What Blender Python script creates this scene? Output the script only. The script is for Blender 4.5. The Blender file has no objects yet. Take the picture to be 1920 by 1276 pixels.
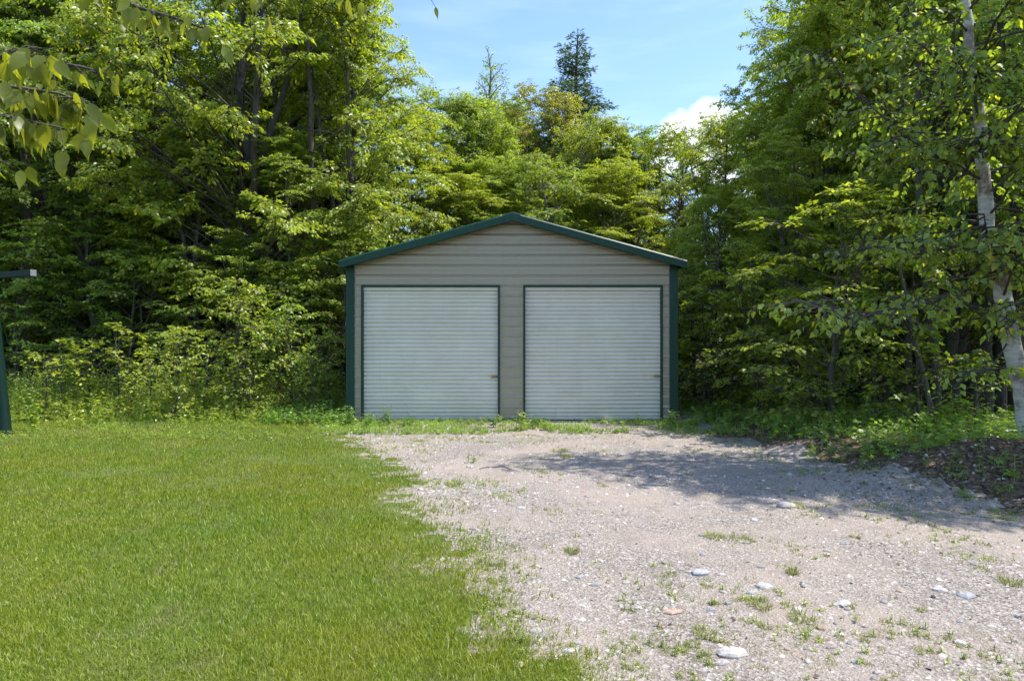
import bpy, math, random
import numpy as np
from mathutils import Vector

R = math.radians
scene = bpy.context.scene
COL = scene.collection
F = 1280.0            # focal length in photo pixels (24 mm)
CX, CY, EYE = 960.0, 638.0, 1.82

# ------------------------------------------------------------------ camera, sky, sun, exposure
cam_d = bpy.data.cameras.new('camera'); cam = bpy.data.objects.new('camera', cam_d); COL.objects.link(cam)
cam.location = (0, 0, EYE); cam.rotation_euler = (R(90), 0, 0)
cam_d.lens = 24; cam_d.sensor_width = 36; cam_d.clip_start = 0.05; cam_d.clip_end = 2000
scene.camera = cam

SUN_EL, SUN_AZ = 62.0, 94.0      # azimuth from +Y (view direction) towards +X (right)
W = bpy.data.worlds.new('World'); scene.world = W; W.use_nodes = True
nt = W.node_tree; nt.nodes.clear()
out = nt.nodes.new('ShaderNodeOutputWorld'); bg = nt.nodes.new('ShaderNodeBackground')
sky = nt.nodes.new('ShaderNodeTexSky'); sky.sky_type = 'NISHITA'; sky.sun_disc = False
sky.sun_elevation = R(SUN_EL); sky.sun_rotation = R(SUN_AZ); sky.air_density = 1.0; sky.dust_density = 0.6; sky.ozone_density = 4.5
bg.inputs['Strength'].default_value = 0.145
nt.links.new(bg.outputs[0], out.inputs[0])
# clouds: a band of small cumulus low over the trees, thin cirrus above (all round the horizon)
def wnode(t, **k):
    n = nt.nodes.new(t)
    for a, b in k.items(): setattr(n, a, b)
    return n
def wmath(op, a, b=None, c=None, clamp=False):
    n = wnode('ShaderNodeMath', operation=op, use_clamp=clamp)
    for i, v in enumerate((a, b, c)):
        if v is None: continue
        if isinstance(v, (int, float)): n.inputs[i].default_value = v
        else: nt.links.new(v, n.inputs[i])
    return n.outputs[0]
tc = wnode('ShaderNodeTexCoord'); sep = wnode('ShaderNodeSeparateXYZ'); nt.links.new(tc.outputs['Generated'], sep.inputs[0])
n1 = wnode('ShaderNodeTexNoise'); n1.inputs['Scale'].default_value = 14; n1.inputs['Detail'].default_value = 7; n1.inputs['Roughness'].default_value = .55
nt.links.new(tc.outputs['Generated'], n1.inputs['Vector'])
def blobs(dirs):
    acc = None
    for (px, py, rad, amp) in dirs:
        v = Vector(((px-CX)/F, 1.0, (CY-py)/F)).normalized()
        d = wnode('ShaderNodeVectorMath', operation='DISTANCE'); nt.links.new(tc.outputs['Generated'], d.inputs[0]); d.inputs[1].default_value = v
        m = wmath('MULTIPLY', wmath('SUBTRACT', 1.0, wmath('DIVIDE', d.outputs['Value'], rad), clamp=True), amp)
        acc = m if acc is None else wmath('MAXIMUM', acc, m)
    return acc
cum = blobs([(1335, 222, .045, 1.0), (1275, 262, .05, 1.0), (1380, 255, .06, 1.0), (1335, 300, .07, 1.0), (1255, 300, .04, 1.0), (1500, 330, .14, 1.0), (500, 330, .16, .9), (2300, 200, .25, .9), (-400, 300, .3, .9)])
cf = wmath('MULTIPLY', wmath('SUBTRACT', wmath('ADD', cum, wmath('MULTIPLY', n1.outputs['Fac'], .9)), .74), 4.0, clamp=True)
mp = wnode('ShaderNodeMapping'); mp.inputs['Rotation'].default_value = (0, R(24), 0); mp.inputs['Scale'].default_value = (2.0, 2.0, 12.0)
nt.links.new(tc.outputs['Generated'], mp.inputs[0])
n2 = wnode('ShaderNodeTexNoise'); n2.inputs['Scale'].default_value = 1.7; n2.inputs['Detail'].default_value = 6; nt.links.new(mp.outputs[0], n2.inputs['Vector'])
ci = wmath('MULTIPLY', wmath('SUBTRACT', n2.outputs['Fac'], .5), 1.5, clamp=True)
mx1 = wnode('ShaderNodeMix', data_type='RGBA'); nt.links.new(wmath('MULTIPLY', ci, .32), mx1.inputs[0]); nt.links.new(sky.outputs[0], mx1.inputs[6]); mx1.inputs[7].default_value = (6.2, 6.6, 7.4, 1)
mx2 = wnode('ShaderNodeMix', data_type='RGBA'); nt.links.new(wmath('MULTIPLY', cf, .9), mx2.inputs[0]); nt.links.new(mx1.outputs[2], mx2.inputs[6]); mx2.inputs[7].default_value = (5.0, 5.15, 5.5, 1)
nt.links.new(mx2.outputs[2], bg.inputs[0])

sun_d = bpy.data.lights.new('sun', 'SUN'); sun_d.energy = 3.5; sun_d.angle = R(0.53); sun_d.color = (1.0, .95, .86)
sun = bpy.data.objects.new('sun', sun_d); COL.objects.link(sun)
sv = Vector((math.cos(R(SUN_EL))*math.sin(R(SUN_AZ)), math.cos(R(SUN_EL))*math.cos(R(SUN_AZ)), math.sin(R(SUN_EL))))
sun.rotation_euler = sv.to_track_quat('Z', 'Y').to_euler(); sun.location = sv*60
vs = scene.view_settings; vs.view_transform = 'Standard'; vs.look = 'None'; vs.gamma = 1; vs.use_curve_mapping = False; vs.exposure = 1.2
cy = scene.cycles
cy.max_bounces = 10; cy.diffuse_bounces = 7; cy.glossy_bounces = 3; cy.transmission_bounces = 4; cy.transparent_max_bounces = 4
cy.use_denoising = True
try:
    cy.denoiser = 'OPENIMAGEDENOISE'; cy.denoising_input_passes = 'RGB_ALBEDO_NORMAL'; cy.denoising_prefilter = 'ACCURATE'
except Exception: pass
cy.use_adaptive_sampling = True; cy.adaptive_threshold = 0.02
cy.sample_clamp_indirect = 6

# ------------------------------------------------------------------ helpers
rs = np.random.RandomState(7)
def tag(o, label=None, cat=None, group=None, kind=None):
    if label: o['label'] = label
    if cat: o['category'] = cat
    if group: o['group'] = group
    if kind: o['kind'] = kind
    return o
def empty(name, loc, rz=0):
    o = bpy.data.objects.new(name, None); COL.objects.link(o); o.location = loc; o.rotation_euler = (0, 0, rz); o.empty_display_size = .2
    return o
def link(name, me, parent=None):
    o = bpy.data.objects.new(name, me); COL.objects.link(o)
    if parent is not None: o.parent = parent
    return o
def np_mesh(name, V, T, mat, smooth=False, n=3):
    V = np.asarray(V, dtype=np.float32).reshape(-1, 3); T = np.asarray(T, dtype=np.int32).reshape(-1, n)
    me = bpy.data.meshes.new(name)
    me.vertices.add(len(V)); me.vertices.foreach_set('co', V.ravel())
    me.loops.add(T.size); me.loops.foreach_set('vertex_index', T.ravel())
    me.polygons.add(len(T)); me.polygons.foreach_set('loop_start', np.arange(0, T.size, n, dtype=np.int32))
    me.polygons.foreach_set('loop_total', np.full(len(T), n, dtype=np.int32))
    if smooth: me.polygons.foreach_set('use_smooth', np.ones(len(T), dtype=bool))
    me.update(calc_edges=True)
    if mat: me.materials.append(mat)
    return me
class MB:
    def __init__(s): s.v = []; s.f = []
    def add(s, v, f):
        b = len(s.v); s.v += [tuple(p) for p in v]; s.f += [tuple(i+b for i in q) for q in f]
    def box(s, x0, x1, y0, y1, z0, z1):
        s.add([(x0,y0,z0),(x1,y0,z0),(x1,y1,z0),(x0,y1,z0),(x0,y0,z1),(x1,y0,z1),(x1,y1,z1),(x0,y1,z1)],
              [(0,3,2,1),(4,5,6,7),(0,1,5,4),(1,2,6,5),(2,3,7,6),(3,0,4,7)])
    def loft(s, rings, closed=True, caps=True):
        k = len(rings[0]); v = [p for r in rings for p in r]; f = []
        for i in range(len(rings)-1):
            for j in range(k if closed else k-1):
                a = i*k+j; b = i*k+(j+1) % k
                f.append((a, b, b+k, a+k))
        if caps and closed: f.append(tuple(range(k-1, -1, -1))); f.append(tuple(range((len(rings)-1)*k, len(rings)*k)))
        s.add(v, f)
    def build(s, name, mat, parent=None, smooth=False, bevel=0):
        me = bpy.data.meshes.new(name); me.from_pydata(s.v, [], s.f); me.update()
        if smooth: me.polygons.foreach_set('use_smooth', [True]*len(me.polygons))
        me.materials.append(mat); o = link(name, me, parent)
        if bevel:
            m = o.modifiers.new('bevel', 'BEVEL'); m.width = bevel; m.segments = 2; m.limit_method = 'ANGLE'
        return o
def unit(a):
    return a/np.maximum(np.linalg.norm(a, axis=-1, keepdims=True), 1e-9)
def vnoise(x, y, s=1.0, seed=0):
    """smooth value noise 0..1, vectorised"""
    x = np.asarray(x, float)*s+seed*17.3; y = np.asarray(y, float)*s+seed*9.1
    xi = np.floor(x).astype(np.int64); yi = np.floor(y).astype(np.int64); fx = x-xi; fy = y-yi
    fx = fx*fx*(3-2*fx); fy = fy*fy*(3-2*fy)
    def h(a, b):
        n = (a*374761393+b*668265263+seed*1442695) & 0x7fffffff
        n = ((n ^ (n >> 13))*1274126177) & 0x7fffffff
        return ((n ^ (n >> 16)) & 0xffff)/65535.0
    return (h(xi, yi)*(1-fx)+h(xi+1, yi)*fx)*(1-fy)+(h(xi, yi+1)*(1-fx)+h(xi+1, yi+1)*fx)*fy
def fbm(x, y, s, seed=0, o=3):
    t = 0; a = .5; w = 0
    for i in range(o): t = t+a*vnoise(x, y, s*2**i, seed+i); w += a; a *= .5
    return t/w
def sstep(a, b, x):
    t = np.clip((x-a)/(b-a), 0, 1); return t*t*(3-2*t)

# ------------------------------------------------------------------ materials
def mat_new(name):
    m = bpy.data.materials.new(name); m.use_nodes = True; t = m.node_tree; t.nodes.clear()
    o = t.nodes.new('ShaderNodeOutputMaterial'); return m, t, o
def N(t, ty, ins=None, **k):
    n = t.nodes.new(ty)
    for a, b in k.items(): setattr(n, a, b)
    for a, b in (ins or {}).items():
        if hasattr(b, 'is_output') or isinstance(b, bpy.types.NodeSocket): t.links.new(b, n.inputs[a])
        else: n.inputs[a].default_value = b
    return n
def ramp(t, fac, stops):
    r = N(t, 'ShaderNodeValToRGB', {0: fac}); e = r.color_ramp.elements
    while len(e) < len(stops): e.new(.5)
    for i, (p, c) in enumerate(stops): e[i].position = p; e[i].color = (*c, 1)
    return r.outputs[0]
def mixc(t, f, a, b, bt='MIX'):
    n = N(t, 'ShaderNodeMix', {0: f, 6: a if not isinstance(a, tuple) else (*a, 1)[:4], 7: b if not isinstance(b, tuple) else (*b, 1)[:4]}, data_type='RGBA', blend_type=bt)
    return n.outputs[2]

def leaf_mat(name, c0, c1, trans=.5, gloss=.05, tint=True, tboost=(2.0, 2.1, .7), yellow=None, rough=.42, patch=0.25):
    m, t, o = mat_new(name)
    geo = N(t, 'ShaderNodeNewGeometry'); rnd = geo.outputs['Random Per Island']
    stops = [(0, c0), (.85, c1)]
    if yellow: stops = [(0, c0), (.8, c1), (.93, c1), (.97, yellow)]
    c = ramp(t, rnd, stops)
    tcn = N(t, 'ShaderNodeTexCoord')
    nz = N(t, 'ShaderNodeTexNoise', {'Vector': tcn.outputs['Object'], 'Scale': .8, 'Detail': 2.0})
    br = N(t, 'ShaderNodeMapRange', {0: nz.outputs['Fac'], 1: .3, 2: .7, 3: 1-patch, 4: 1+patch})
    c = mixc(t, 1.0, c, br.outputs[0], 'MULTIPLY')
    if tint:
        oi = N(t, 'ShaderNodeObjectInfo'); c = mixc(t, 1.0, c, oi.outputs['Color'], 'MULTIPLY')
    d = N(t, 'ShaderNodeBsdfDiffuse', {'Color': c})
    tcol = mixc(t, 1.0, c, tboost, 'MULTIPLY')
    tr = N(t, 'ShaderNodeBsdfTranslucent', {'Color': tcol})
    mx = N(t, 'ShaderNodeMixShader', {0: trans, 1: d.outputs[0], 2: tr.outputs[0]})
    g = N(t, 'ShaderNodeBsdfGlossy', {'Color': (1, 1, 1, 1), 'Roughness': rough})
    m2 = N(t, 'ShaderNodeMixShader', {0: gloss, 1: mx.outputs[0], 2: g.outputs[0]})
    t.links.new(m2.outputs[0], o.inputs[0]); return m
LEAF = leaf_mat('leaf', (.115, .175, .030), (.245, .305, .045), yellow=(.36, .36, .06), gloss=.04, trans=.52, tboost=(1.95, 1.95, .75))
LEAF_BIRCH = leaf_mat('birch_leaf', (.12, .185, .035), (.26, .32, .05), yellow=(.48, .42, .03), gloss=.035, trans=.5)
LEAF_CONIFER = leaf_mat('conifer_needle', (.045, .08, .035), (.085, .125, .05), trans=.25, gloss=.03)
LEAF_FRONT = leaf_mat('near_leaf', (.12, .17, .03), (.20, .24, .04), trans=.7, gloss=.02, tboost=(2.1, 1.8, .45))
LEAF_WEED = leaf_mat('weed_leaf', (.13, .20, .04), (.28, .36, .08), gloss=.05)

def grass_mat():
    m, t, o = mat_new('grass_blade')
    geo = N(t, 'ShaderNodeNewGeometry'); rnd = geo.outputs['Random Per Island']
    c = ramp(t, rnd, [(0, (.135, .175, .016)), (.5, (.25, .285, .026)), (.86, (.33, .35, .04)), (.97, (.44, .41, .16))])
    nz = N(t, 'ShaderNodeTexNoise', {'Vector': geo.outputs['Position'], 'Scale': .55, 'Detail': 4.0, 'Roughness': .6})
    f = N(t, 'ShaderNodeMapRange', {0: nz.outputs['Fac'], 1: .38, 2: .66, 3: 0.0, 4: 1.0})
    c2 = mixc(t, 1.0, c, mixc(t, f.outputs[0], (1.0, 1.0, .9), (.72, .95, 1.05)), 'MULTIPLY')
    nz2 = N(t, 'ShaderNodeTexNoise', {'Vector': geo.outputs['Position'], 'Scale': 1.9, 'Detail': 5.0, 'Roughness': .65})
    f2 = N(t, 'ShaderNodeMapRange', {0: nz2.outputs['Fac'], 1: .54, 2: .70, 3: 0.0, 4: .7})
    c3 = mixc(t, f2.outputs[0], c2, mixc(t, rnd, (.20, .22, .07), (.33, .30, .14)))
    d = N(t, 'ShaderNodeBsdfDiffuse', {'Color': c3}); tr = N(t, 'ShaderNodeBsdfTranslucent', {'Color': mixc(t, 1.0, c3, (1.5, 1.5, .6), 'MULTIPLY')})
    mx = N(t, 'ShaderNodeMixShader', {0: .4, 1: d.outputs[0], 2: tr.outputs[0]})
    g = N(t, 'ShaderNodeBsdfGlossy', {'Roughness': .45}); m2 = N(t, 'ShaderNodeMixShader', {0: .02, 1: mx.outputs[0], 2: g.outputs[0]})
    t.links.new(m2.outputs[0], o.inputs[0]); return m
GRASS = grass_mat()

def dry_grass_mat():
    m, t, o = mat_new('drive_grass_blade')
    geo = N(t, 'ShaderNodeNewGeometry'); rnd = geo.outputs['Random Per Island']
    c = ramp(t, rnd, [(0, (.17, .21, .05)), (.5, (.30, .33, .09)), (.8, (.42, .41, .16)), (.95, (.50, .43, .26))])
    d = N(t, 'ShaderNodeBsdfDiffuse', {'Color': c}); tr = N(t, 'ShaderNodeBsdfTranslucent', {'Color': c})
    mx = N(t, 'ShaderNodeMixShader', {0: .4, 1: d.outputs[0], 2: tr.outputs[0]}); t.links.new(mx.outputs[0], o.inputs[0]); return m
DRYG = dry_grass_mat()
def bark_mat(name, c0, c1, scale=6, zs=.35, bump=.6):
    m, t, o = mat_new(name)
    tcn = N(t, 'ShaderNodeTexCoord'); mpn = N(t, 'ShaderNodeMapping', {0: tcn.outputs['Object'], 3: (1, 1, zs)})
    nz = N(t, 'ShaderNodeTexNoise', {'Vector': mpn.outputs[0], 'Scale': scale*3, 'Detail': 6.0, 'Roughness': .7})
    vo = N(t, 'ShaderNodeTexNoise', {'Vector': tcn.outputs['Object'], 'Scale': 1.3, 'Detail': 3.0})
    c = ramp(t, nz.outputs['Fac'], [(.3, c0), (.7, c1)])
    c = mixc(t, ramp(t, vo.outputs['Fac'], [(.5, (0, 0, 0)), (.7, (.5, .5, .5))]), c, (.11, .12, .07))
    p = N(t, 'ShaderNodeBsdfPrincipled', {'Base Color': c, 'Roughness': .9})
    b = N(t, 'ShaderNodeBump', {'Strength': bump, 'Distance': .03, 'Height': nz.outputs['Fac']}); t.links.new(b.outputs[0], p.inputs['Normal'])
    t.links.new(p.outputs[0], o.inputs[0]); return m
BARK = bark_mat('bark', (.028, .023, .018), (.095, .082, .066))
BARK_GREY = bark_mat('grey_bark', (.06, .055, .045), (.20, .185, .16))
def birch_mat():
    m, t, o = mat_new('birch_bark')
    tcn = N(t, 'ShaderNodeTexCoord')
    mpn = N(t, 'ShaderNodeMapping', {0: tcn.outputs['Object'], 3: (2.0, 2.0, 12)})
    nz = N(t, 'ShaderNodeTexNoise', {'Vector': mpn.outputs[0], 'Scale': 2.2, 'Detail': 5.0, 'Roughness': .65})
    n2 = N(t, 'ShaderNodeTexNoise', {'Vector': tcn.outputs['Object'], 'Scale': 2.6, 'Detail': 6.0, 'Roughness': .7})
    c = ramp(t, nz.outputs['Fac'], [(.30, (.07, .055, .045)), (.39, (.42, .38, .33)), (.5, (.48, .46, .42)), (.75, (.62, .60, .56))])
    c = mixc(t, ramp(t, n2.outputs['Fac'], [(.50, (0, 0, 0)), (.60, (.85, .85, .85))]), c, mixc(t, nz.outputs['Fac'], (.05, .035, .03), (.26, .17, .12)))
    p = N(t, 'ShaderNodeBsdfPrincipled', {'Base Color': c, 'Roughness': .75})
    b = N(t, 'ShaderNodeBump', {'Strength': .5, 'Distance': .02, 'Height': n2.outputs['Fac']}); t.links.new(b.outputs[0], p.inputs['Normal'])
    t.links.new(p.outputs[0], o.inputs[0]); return m
BIRCH = birch_mat()

def metal_mat(name, col, rough=.45, var=.08, spec=.5, dirt=(.12, .10, .07), streak=.28):
    m, t, o = mat_new(name)
    tcn = N(t, 'ShaderNodeTexCoord'); geo = N(t, 'ShaderNodeNewGeometry')
    nz = N(t, 'ShaderNodeTexNoise', {'Vector': geo.outputs['Position'], 'Scale': 1.1, 'Detail': 5.0, 'Roughness': .6})
    n2 = N(t, 'ShaderNodeTexNoise', {'Vector': geo.outputs['Position'], 'Scale': 45.0, 'Detail': 3.0})
    f = N(t, 'ShaderNodeMapRange', {0: nz.outputs['Fac'], 1: .3, 2: .7, 3: 1-var, 4: 1+var})
    c = mixc(t, 1.0, (*col, 1), f.outputs[0], 'MULTIPLY')
    mpn = N(t, 'ShaderNodeMapping', {0: geo.outputs['Position'], 3: (9, 9, .6)})
    n3 = N(t, 'ShaderNodeTexNoise', {'Vector': mpn.outputs[0], 'Scale': 1.0, 'Detail': 5.0, 'Roughness': .7})
    sf = N(t, 'ShaderNodeMapRange', {0: n3.outputs['Fac'], 1: .5, 2: .8, 3: 0.0, 4: streak})
    # splash dirt thrown up from the ground onto the lowest decimetres
    sp = N(t, 'ShaderNodeSeparateXYZ', {0: geo.outputs['Position']})
    lo = N(t, 'ShaderNodeMapRange', {0: sp.outputs[2], 1: .55, 2: .0, 3: 0.0, 4: .45})
    lo2 = N(t, 'ShaderNodeMath', {0: lo.outputs[0], 1: n2.outputs['Fac']}, operation='MULTIPLY')
    dd = N(t, 'ShaderNodeMath', {0: sf.outputs[0], 1: lo2.outputs[0]}, operation='ADD', use_clamp=True)
    c = mixc(t, dd.outputs[0], c, (*dirt, 1))
    rr = N(t, 'ShaderNodeMapRange', {0: nz.outputs['Fac'], 3: rough-.08, 4: rough+.12})
    p = N(t, 'ShaderNodeBsdfPrincipled', {'Base Color': c, 'Roughness': rr.outputs[0], 'Specular IOR Level': spec})
    b = N(t, 'ShaderNodeBump', {'Strength': .03, 'Distance': .02, 'Height': nz.outputs['Fac']}); t.links.new(b.outputs[0], p.inputs['Normal'])
    t.links.new(p.outputs[0], o.inputs[0]); return m
TAN = metal_mat('tan_painted_steel', (.30, .265, .185), .3, spec=.9, var=.04, streak=.10)
GREEN = metal_mat('green_painted_steel', (.004, .040, .024), .40, spec=.28, dirt=(.06, .08, .05))
DOORM = metal_mat('white_door_steel', (.62, .59, .495), .36, var=.07, dirt=(.22, .20, .14), streak=.10)
BRASS = metal_mat('latch_metal', (.45, .38, .12), .4, streak=.1)
ZINC = metal_mat('screw_metal', (.18, .16, .14), .5, streak=.1)
DARK = metal_mat('dark_rubber', (.03, .03, .03), .8, streak=.1)
STEEL_END = metal_mat('grey_cap', (.16, .17, .17), .5, streak=.1)
POSTM = metal_mat('dark_green_post', (.005, .022, .016), .5, spec=.15, dirt=(.03, .035, .025))
def concrete_mat():
    m, t, o = mat_new('concrete')
    geo = N(t, 'ShaderNodeNewGeometry'); nz = N(t, 'ShaderNodeTexNoise', {'Vector': geo.outputs['Position'], 'Scale': 9.0, 'Detail': 6.0})
    p = N(t, 'ShaderNodeBsdfPrincipled', {'Base Color': ramp(t, nz.outputs['Fac'], [(.3, (.16, .15, .13)), (.7, (.34, .32, .29))]), 'Roughness': .9})
    t.links.new(p.outputs[0], o.inputs[0]); return m
CONC = concrete_mat()

def stone_mat(name, stops, sc=30.0):
    m, t, o = mat_new(name)
    geo = N(t, 'ShaderNodeNewGeometry'); oi = N(t, 'ShaderNodeObjectInfo')
    r = N(t, 'ShaderNodeMath', {0: geo.outputs['Random Per Island'], 1: oi.outputs['Random']}, operation='ADD'); r2 = N(t, 'ShaderNodeMath', {0: r.outputs[0]}, operation='FRACT')
    c = ramp(t, r2.outputs[0], stops)
    nz = N(t, 'ShaderNodeTexNoise', {'Vector': geo.outputs['Position'], 'Scale': sc, 'Detail': 6.0, 'Roughness': .7})
    f = N(t, 'ShaderNodeMapRange', {0: nz.outputs['Fac'], 1: .25, 2: .75, 3: .7, 4: 1.25})
    c = mixc(t, 1.0, c, f.outputs[0], 'MULTIPLY'); c = mixc(t, 1.0, c, oi.outputs['Color'], 'MULTIPLY')
    p = N(t, 'ShaderNodeBsdfPrincipled', {'Base Color': c, 'Roughness': .85})
    b = N(t, 'ShaderNodeBump', {'Strength': .5, 'Distance': .01, 'Height': nz.outputs['Fac']}); t.links.new(b.outputs[0], p.inputs['Normal'])
    t.links.new(p.outputs[0], o.inputs[0]); return m
PEBBLE = stone_mat('pebble', [(0, (.08, .07, .065)), (.15, (.22, .20, .185)), (.4, (.39, .36, .335)), (.6, (.32, .27, .235)), (.78, (.44, .415, .395)), (.88, (.26, .185, .145)), (.95, (.54, .52, .50))])
STONE = stone_mat('stone', [(0, (.38, .37, .37)), (.5, (.50, .47, .45)), (1, (.42, .38, .36))], 14.0)

def ground_mat(kind):
    m, t, o = mat_new(kind+'_surface')
    geo = N(t, 'ShaderNodeNewGeometry'); P = geo.outputs['Position']
    big = N(t, 'ShaderNodeTexNoise', {'Vector': P, 'Scale': .7, 'Detail': 5.0, 'Roughness': .6})
    fine = N(t, 'ShaderNodeTexNoise', {'Vector': P, 'Scale': 55.0, 'Detail': 6.0, 'Roughness': .75})
    vor = N(t, 'ShaderNodeTexVoronoi', {'Vector': P, 'Scale': 60.0}); vor2 = N(t, 'ShaderNodeTexVoronoi', {'Vector': P, 'Scale': 28.0})
    if kind == 'gravel':
        vg = N(t, 'ShaderNodeSeparateColor', {0: vor.outputs['Color']})
        c = ramp(t, vg.outputs[0], [(0, (.11, .095, .085)), (.35, (.25, .22, .195)), (.7, (.35, .315, .285)), (1, (.50, .47, .445))])
        c = mixc(t, ramp(t, fine.outputs['Fac'], [(.42, (0, 0, 0)), (.62, (.8, .8, .8))]), c, (.17, .135, .11))
        c = mixc(t, ramp(t, big.outputs['Fac'], [(.42, (0, 0, 0)), (.62, (.75, .75, .75))]), c, (.35, .29, .245))
        c = mixc(t, ramp(t, N(t, 'ShaderNodeTexNoise', {'Vector': P, 'Scale': 2.3, 'Detail': 6.0, 'Roughness': .7}).outputs['Fac'], [(.52, (0, 0, 0)), (.66, (.6, .6, .6))]), c, (.22, .185, .15))
        hgt = N(t, 'ShaderNodeMath', {0: vor.outputs['Distance'], 1: fine.outputs['Fac']}, operation='SUBTRACT').outputs[0]; st = .8
    elif kind == 'lawn':
        c = ramp(t, fine.outputs['Fac'], [(.3, (.05, .075, .015)), (.55, (.09, .125, .02)), (.75, (.16, .16, .06))])
        c = mixc(t, ramp(t, big.outputs['Fac'], [(.45, (0, 0, 0)), (.7, (.5, .5, .5))]), c, (.20, .17, .10)); hgt = fine.outputs['Fac']; st = .8
    else:
        vg = N(t, 'ShaderNodeSeparateColor', {0: vor2.outputs['Color']})
        c = ramp(t, vg.outputs[0], [(0, (.05, .035, .022)), (.5, (.10, .07, .045)), (.85, (.17, .12, .08)), (1, (.25, .19, .13))])
        c = mixc(t, ramp(t, fine.outputs['Fac'], [(.45, (0, 0, 0)), (.7, (.7, .7, .7))]), c, (.04, .03, .02)); hgt = vor2.outputs['Distance']; st = .9
    p = N(t, 'ShaderNodeBsdfPrincipled', {'Base Color': c, 'Roughness': .95, 'Specular IOR Level': .2})
    b = N(t, 'ShaderNodeBump', {'Strength': st, 'Distance': .015, 'Height': hgt}); t.links.new(b.outputs[0], p.inputs['Normal'])
    t.links.new(p.outputs[0], o.inputs[0]); return m

# ------------------------------------------------------------------ layout of the ground
def g2w(px, py): y = EYE*F/(py-CY); return (px-CX)/F*y, y
LB = np.array([g2w(*p) for p in [(1300,1700),(1200,1400),(1090,1272),(955,1180),(905,1080),(865,1010),(800,962),(762,925),(785,900),(725,868),(690,840),(640,814)]])
RB = np.array([g2w(*p) for p in [(2700,1500),(2150,1090),(1925,985),(1760,925),(1640,905),(1530,885),(1450,858),(1380,832),(1290,806)]])
def left_edge(y): return np.interp(y, LB[:, 1], LB[:, 0])
def right_edge(y): return np.interp(y, RB[:, 1], RB[:, 0])
GY0 = 15.48; GX0, GX1 = (653-CX)/F*GY0, (1267-CX)/F*GY0; GD = 7.4
def zone(x, y):
    """0 lawn, 1 gravel, 2 forest floor"""
    x = np.asarray(x, float); y = np.asarray(y, float)
    wob = (fbm(x, y, 1.6, 3)-.5)*.7
    le = left_edge(y)+wob+(fbm(x, y, 6.0, 13)-.5)*1.1-.12; re = right_edge(y)+.35+wob*1.6
    z = np.where(x < le, 0, np.where(x > re, 2, 1))
    z = np.where((y > 14.0+wob) & (x > le-5) & (x < 4.6), 1, z)
    z = np.where((y > 13.4) & (x < -4.0), 0, z)
    edge_far = 17.0+(fbm(x, y, .5, 9)-.5)*2.0+np.clip(-x-9, 0, 9)*-.1
    z = np.where((x < -3.6) & (y > edge_far), 2, z)
    z = np.where(y > 18.6, 2, z)
    return z
def gz(x, y):
    x = np.asarray(x, float); y = np.asarray(y, float)
    h = (fbm(x, y, .35, 1)-.5)*.10+(fbm(x, y, 1.4, 2)-.5)*.035
    near_g = np.clip(1-np.maximum(np.maximum(GX0-.3-x, x-GX1-.3), np.maximum(GY0-.6-y, y-GY0-GD-.5))/1.5, 0, 1)
    h = h*(1-near_g)-.01*near_g
    bank = sstep(.0, 1.6, x-right_edge(y)-.25)*.26*(1-sstep(12.5, 15.5, y))
    mound = .30*np.exp(-(((x-6.2)/1.6)**2+((y-8.9)/.55)**2))+.12*np.exp(-(((x-4.8)/.5)**2+((y-11.2)/.45)**2))
    rut = -.05*np.exp(-((y-(8.35-.28*(x-4)))/.16)**2)*sstep(2.8, 4.0, x)*(1-sstep(7, 8.5, x))
    rut2 = .045*np.exp(-((y-(8.05-.28*(x-4)))/.14)**2)*sstep(2.8, 4.0, x)*(1-sstep(7, 8.5, x))
    far = np.clip(np.hypot(x, y)-35, 0, None)*.0
    return h+bank+mound*(.75+.5*fbm(x, y, 3, 5))+rut+rut2+far

def sheets():
    cell = .09
    xs = np.arange(-17, 14+cell/2, cell); ys = np.arange(1.0, 19.6, cell)
    X, Y = np.meshgrid(xs, ys, indexing='ij'); Z = gz(X, Y)
    V = np.stack([X, Y, Z], -1).reshape(-1, 3); ny = len(ys)
    i, j = np.meshgrid(np.arange(len(xs)-1), np.arange(ny-1), indexing='ij')
    a = (i*ny+j).ravel(); Q = np.stack([a, a+ny, a+ny+1, a+1], 1)
    zc = zone(X[:-1, :-1].ravel()+cell/2, Y[:-1, :-1].ravel()+cell/2)
    for k, (nm, kind) in enumerate([('lawn', 'lawn'), ('gravel_drive', 'gravel'), ('forest_floor', 'forest')]):
        q = Q[zc == k]; used = np.unique(q); re = np.zeros(len(V), int); re[used] = np.arange(len(used))
        o = link(nm, np_mesh(nm, V[used], re[q], ground_mat(kind), True, 4)); tag(o, kind='structure')
        if k == 2: fm = o.data.materials[0]
    # land out to the horizon, butting against the fine sheets with a lip just under them
    xs = np.array([-900, -300, -120, -60, -40, -30, -24, -20, -17, 14, 18, 24, 30, 40, 60, 120, 300, 900.]); ys = np.array([-900, -200, -60, -20, -8, -3, 1.0, 19.5, 24, 30, 38, 50, 70, 120, 300, 900.])
    mb = MB(); X0, Y0 = len(xs), len(ys)
    v = [(x, y, -.03 if abs(x) < 30 and -9 < y < 30 else float(gz(x, y))-.05) for x in xs for y in ys]; f = []
    for i in range(X0-1):
        for j in range(Y0-1):
            if xs[i] == -17 and ys[j] == 1.0: continue
            f.append((i*Y0+j, (i+1)*Y0+j, (i+1)*Y0+j+1, i*Y0+j+1))
    mb.add(v, f); tag(mb.build('ground', fm), kind='structure')
    # skirt sheet under the fine sheets so no gap shows at their rim
    mb = MB(); mb.add([(-17.3, .7, -.34), (14.3, .7, -.34), (14.3, 19.8, -.34), (-17.3, 19.8, -.34)], [(0, 1, 2, 3)]); tag(mb.build('subsoil', fm), kind='structure')
sheets()

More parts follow.
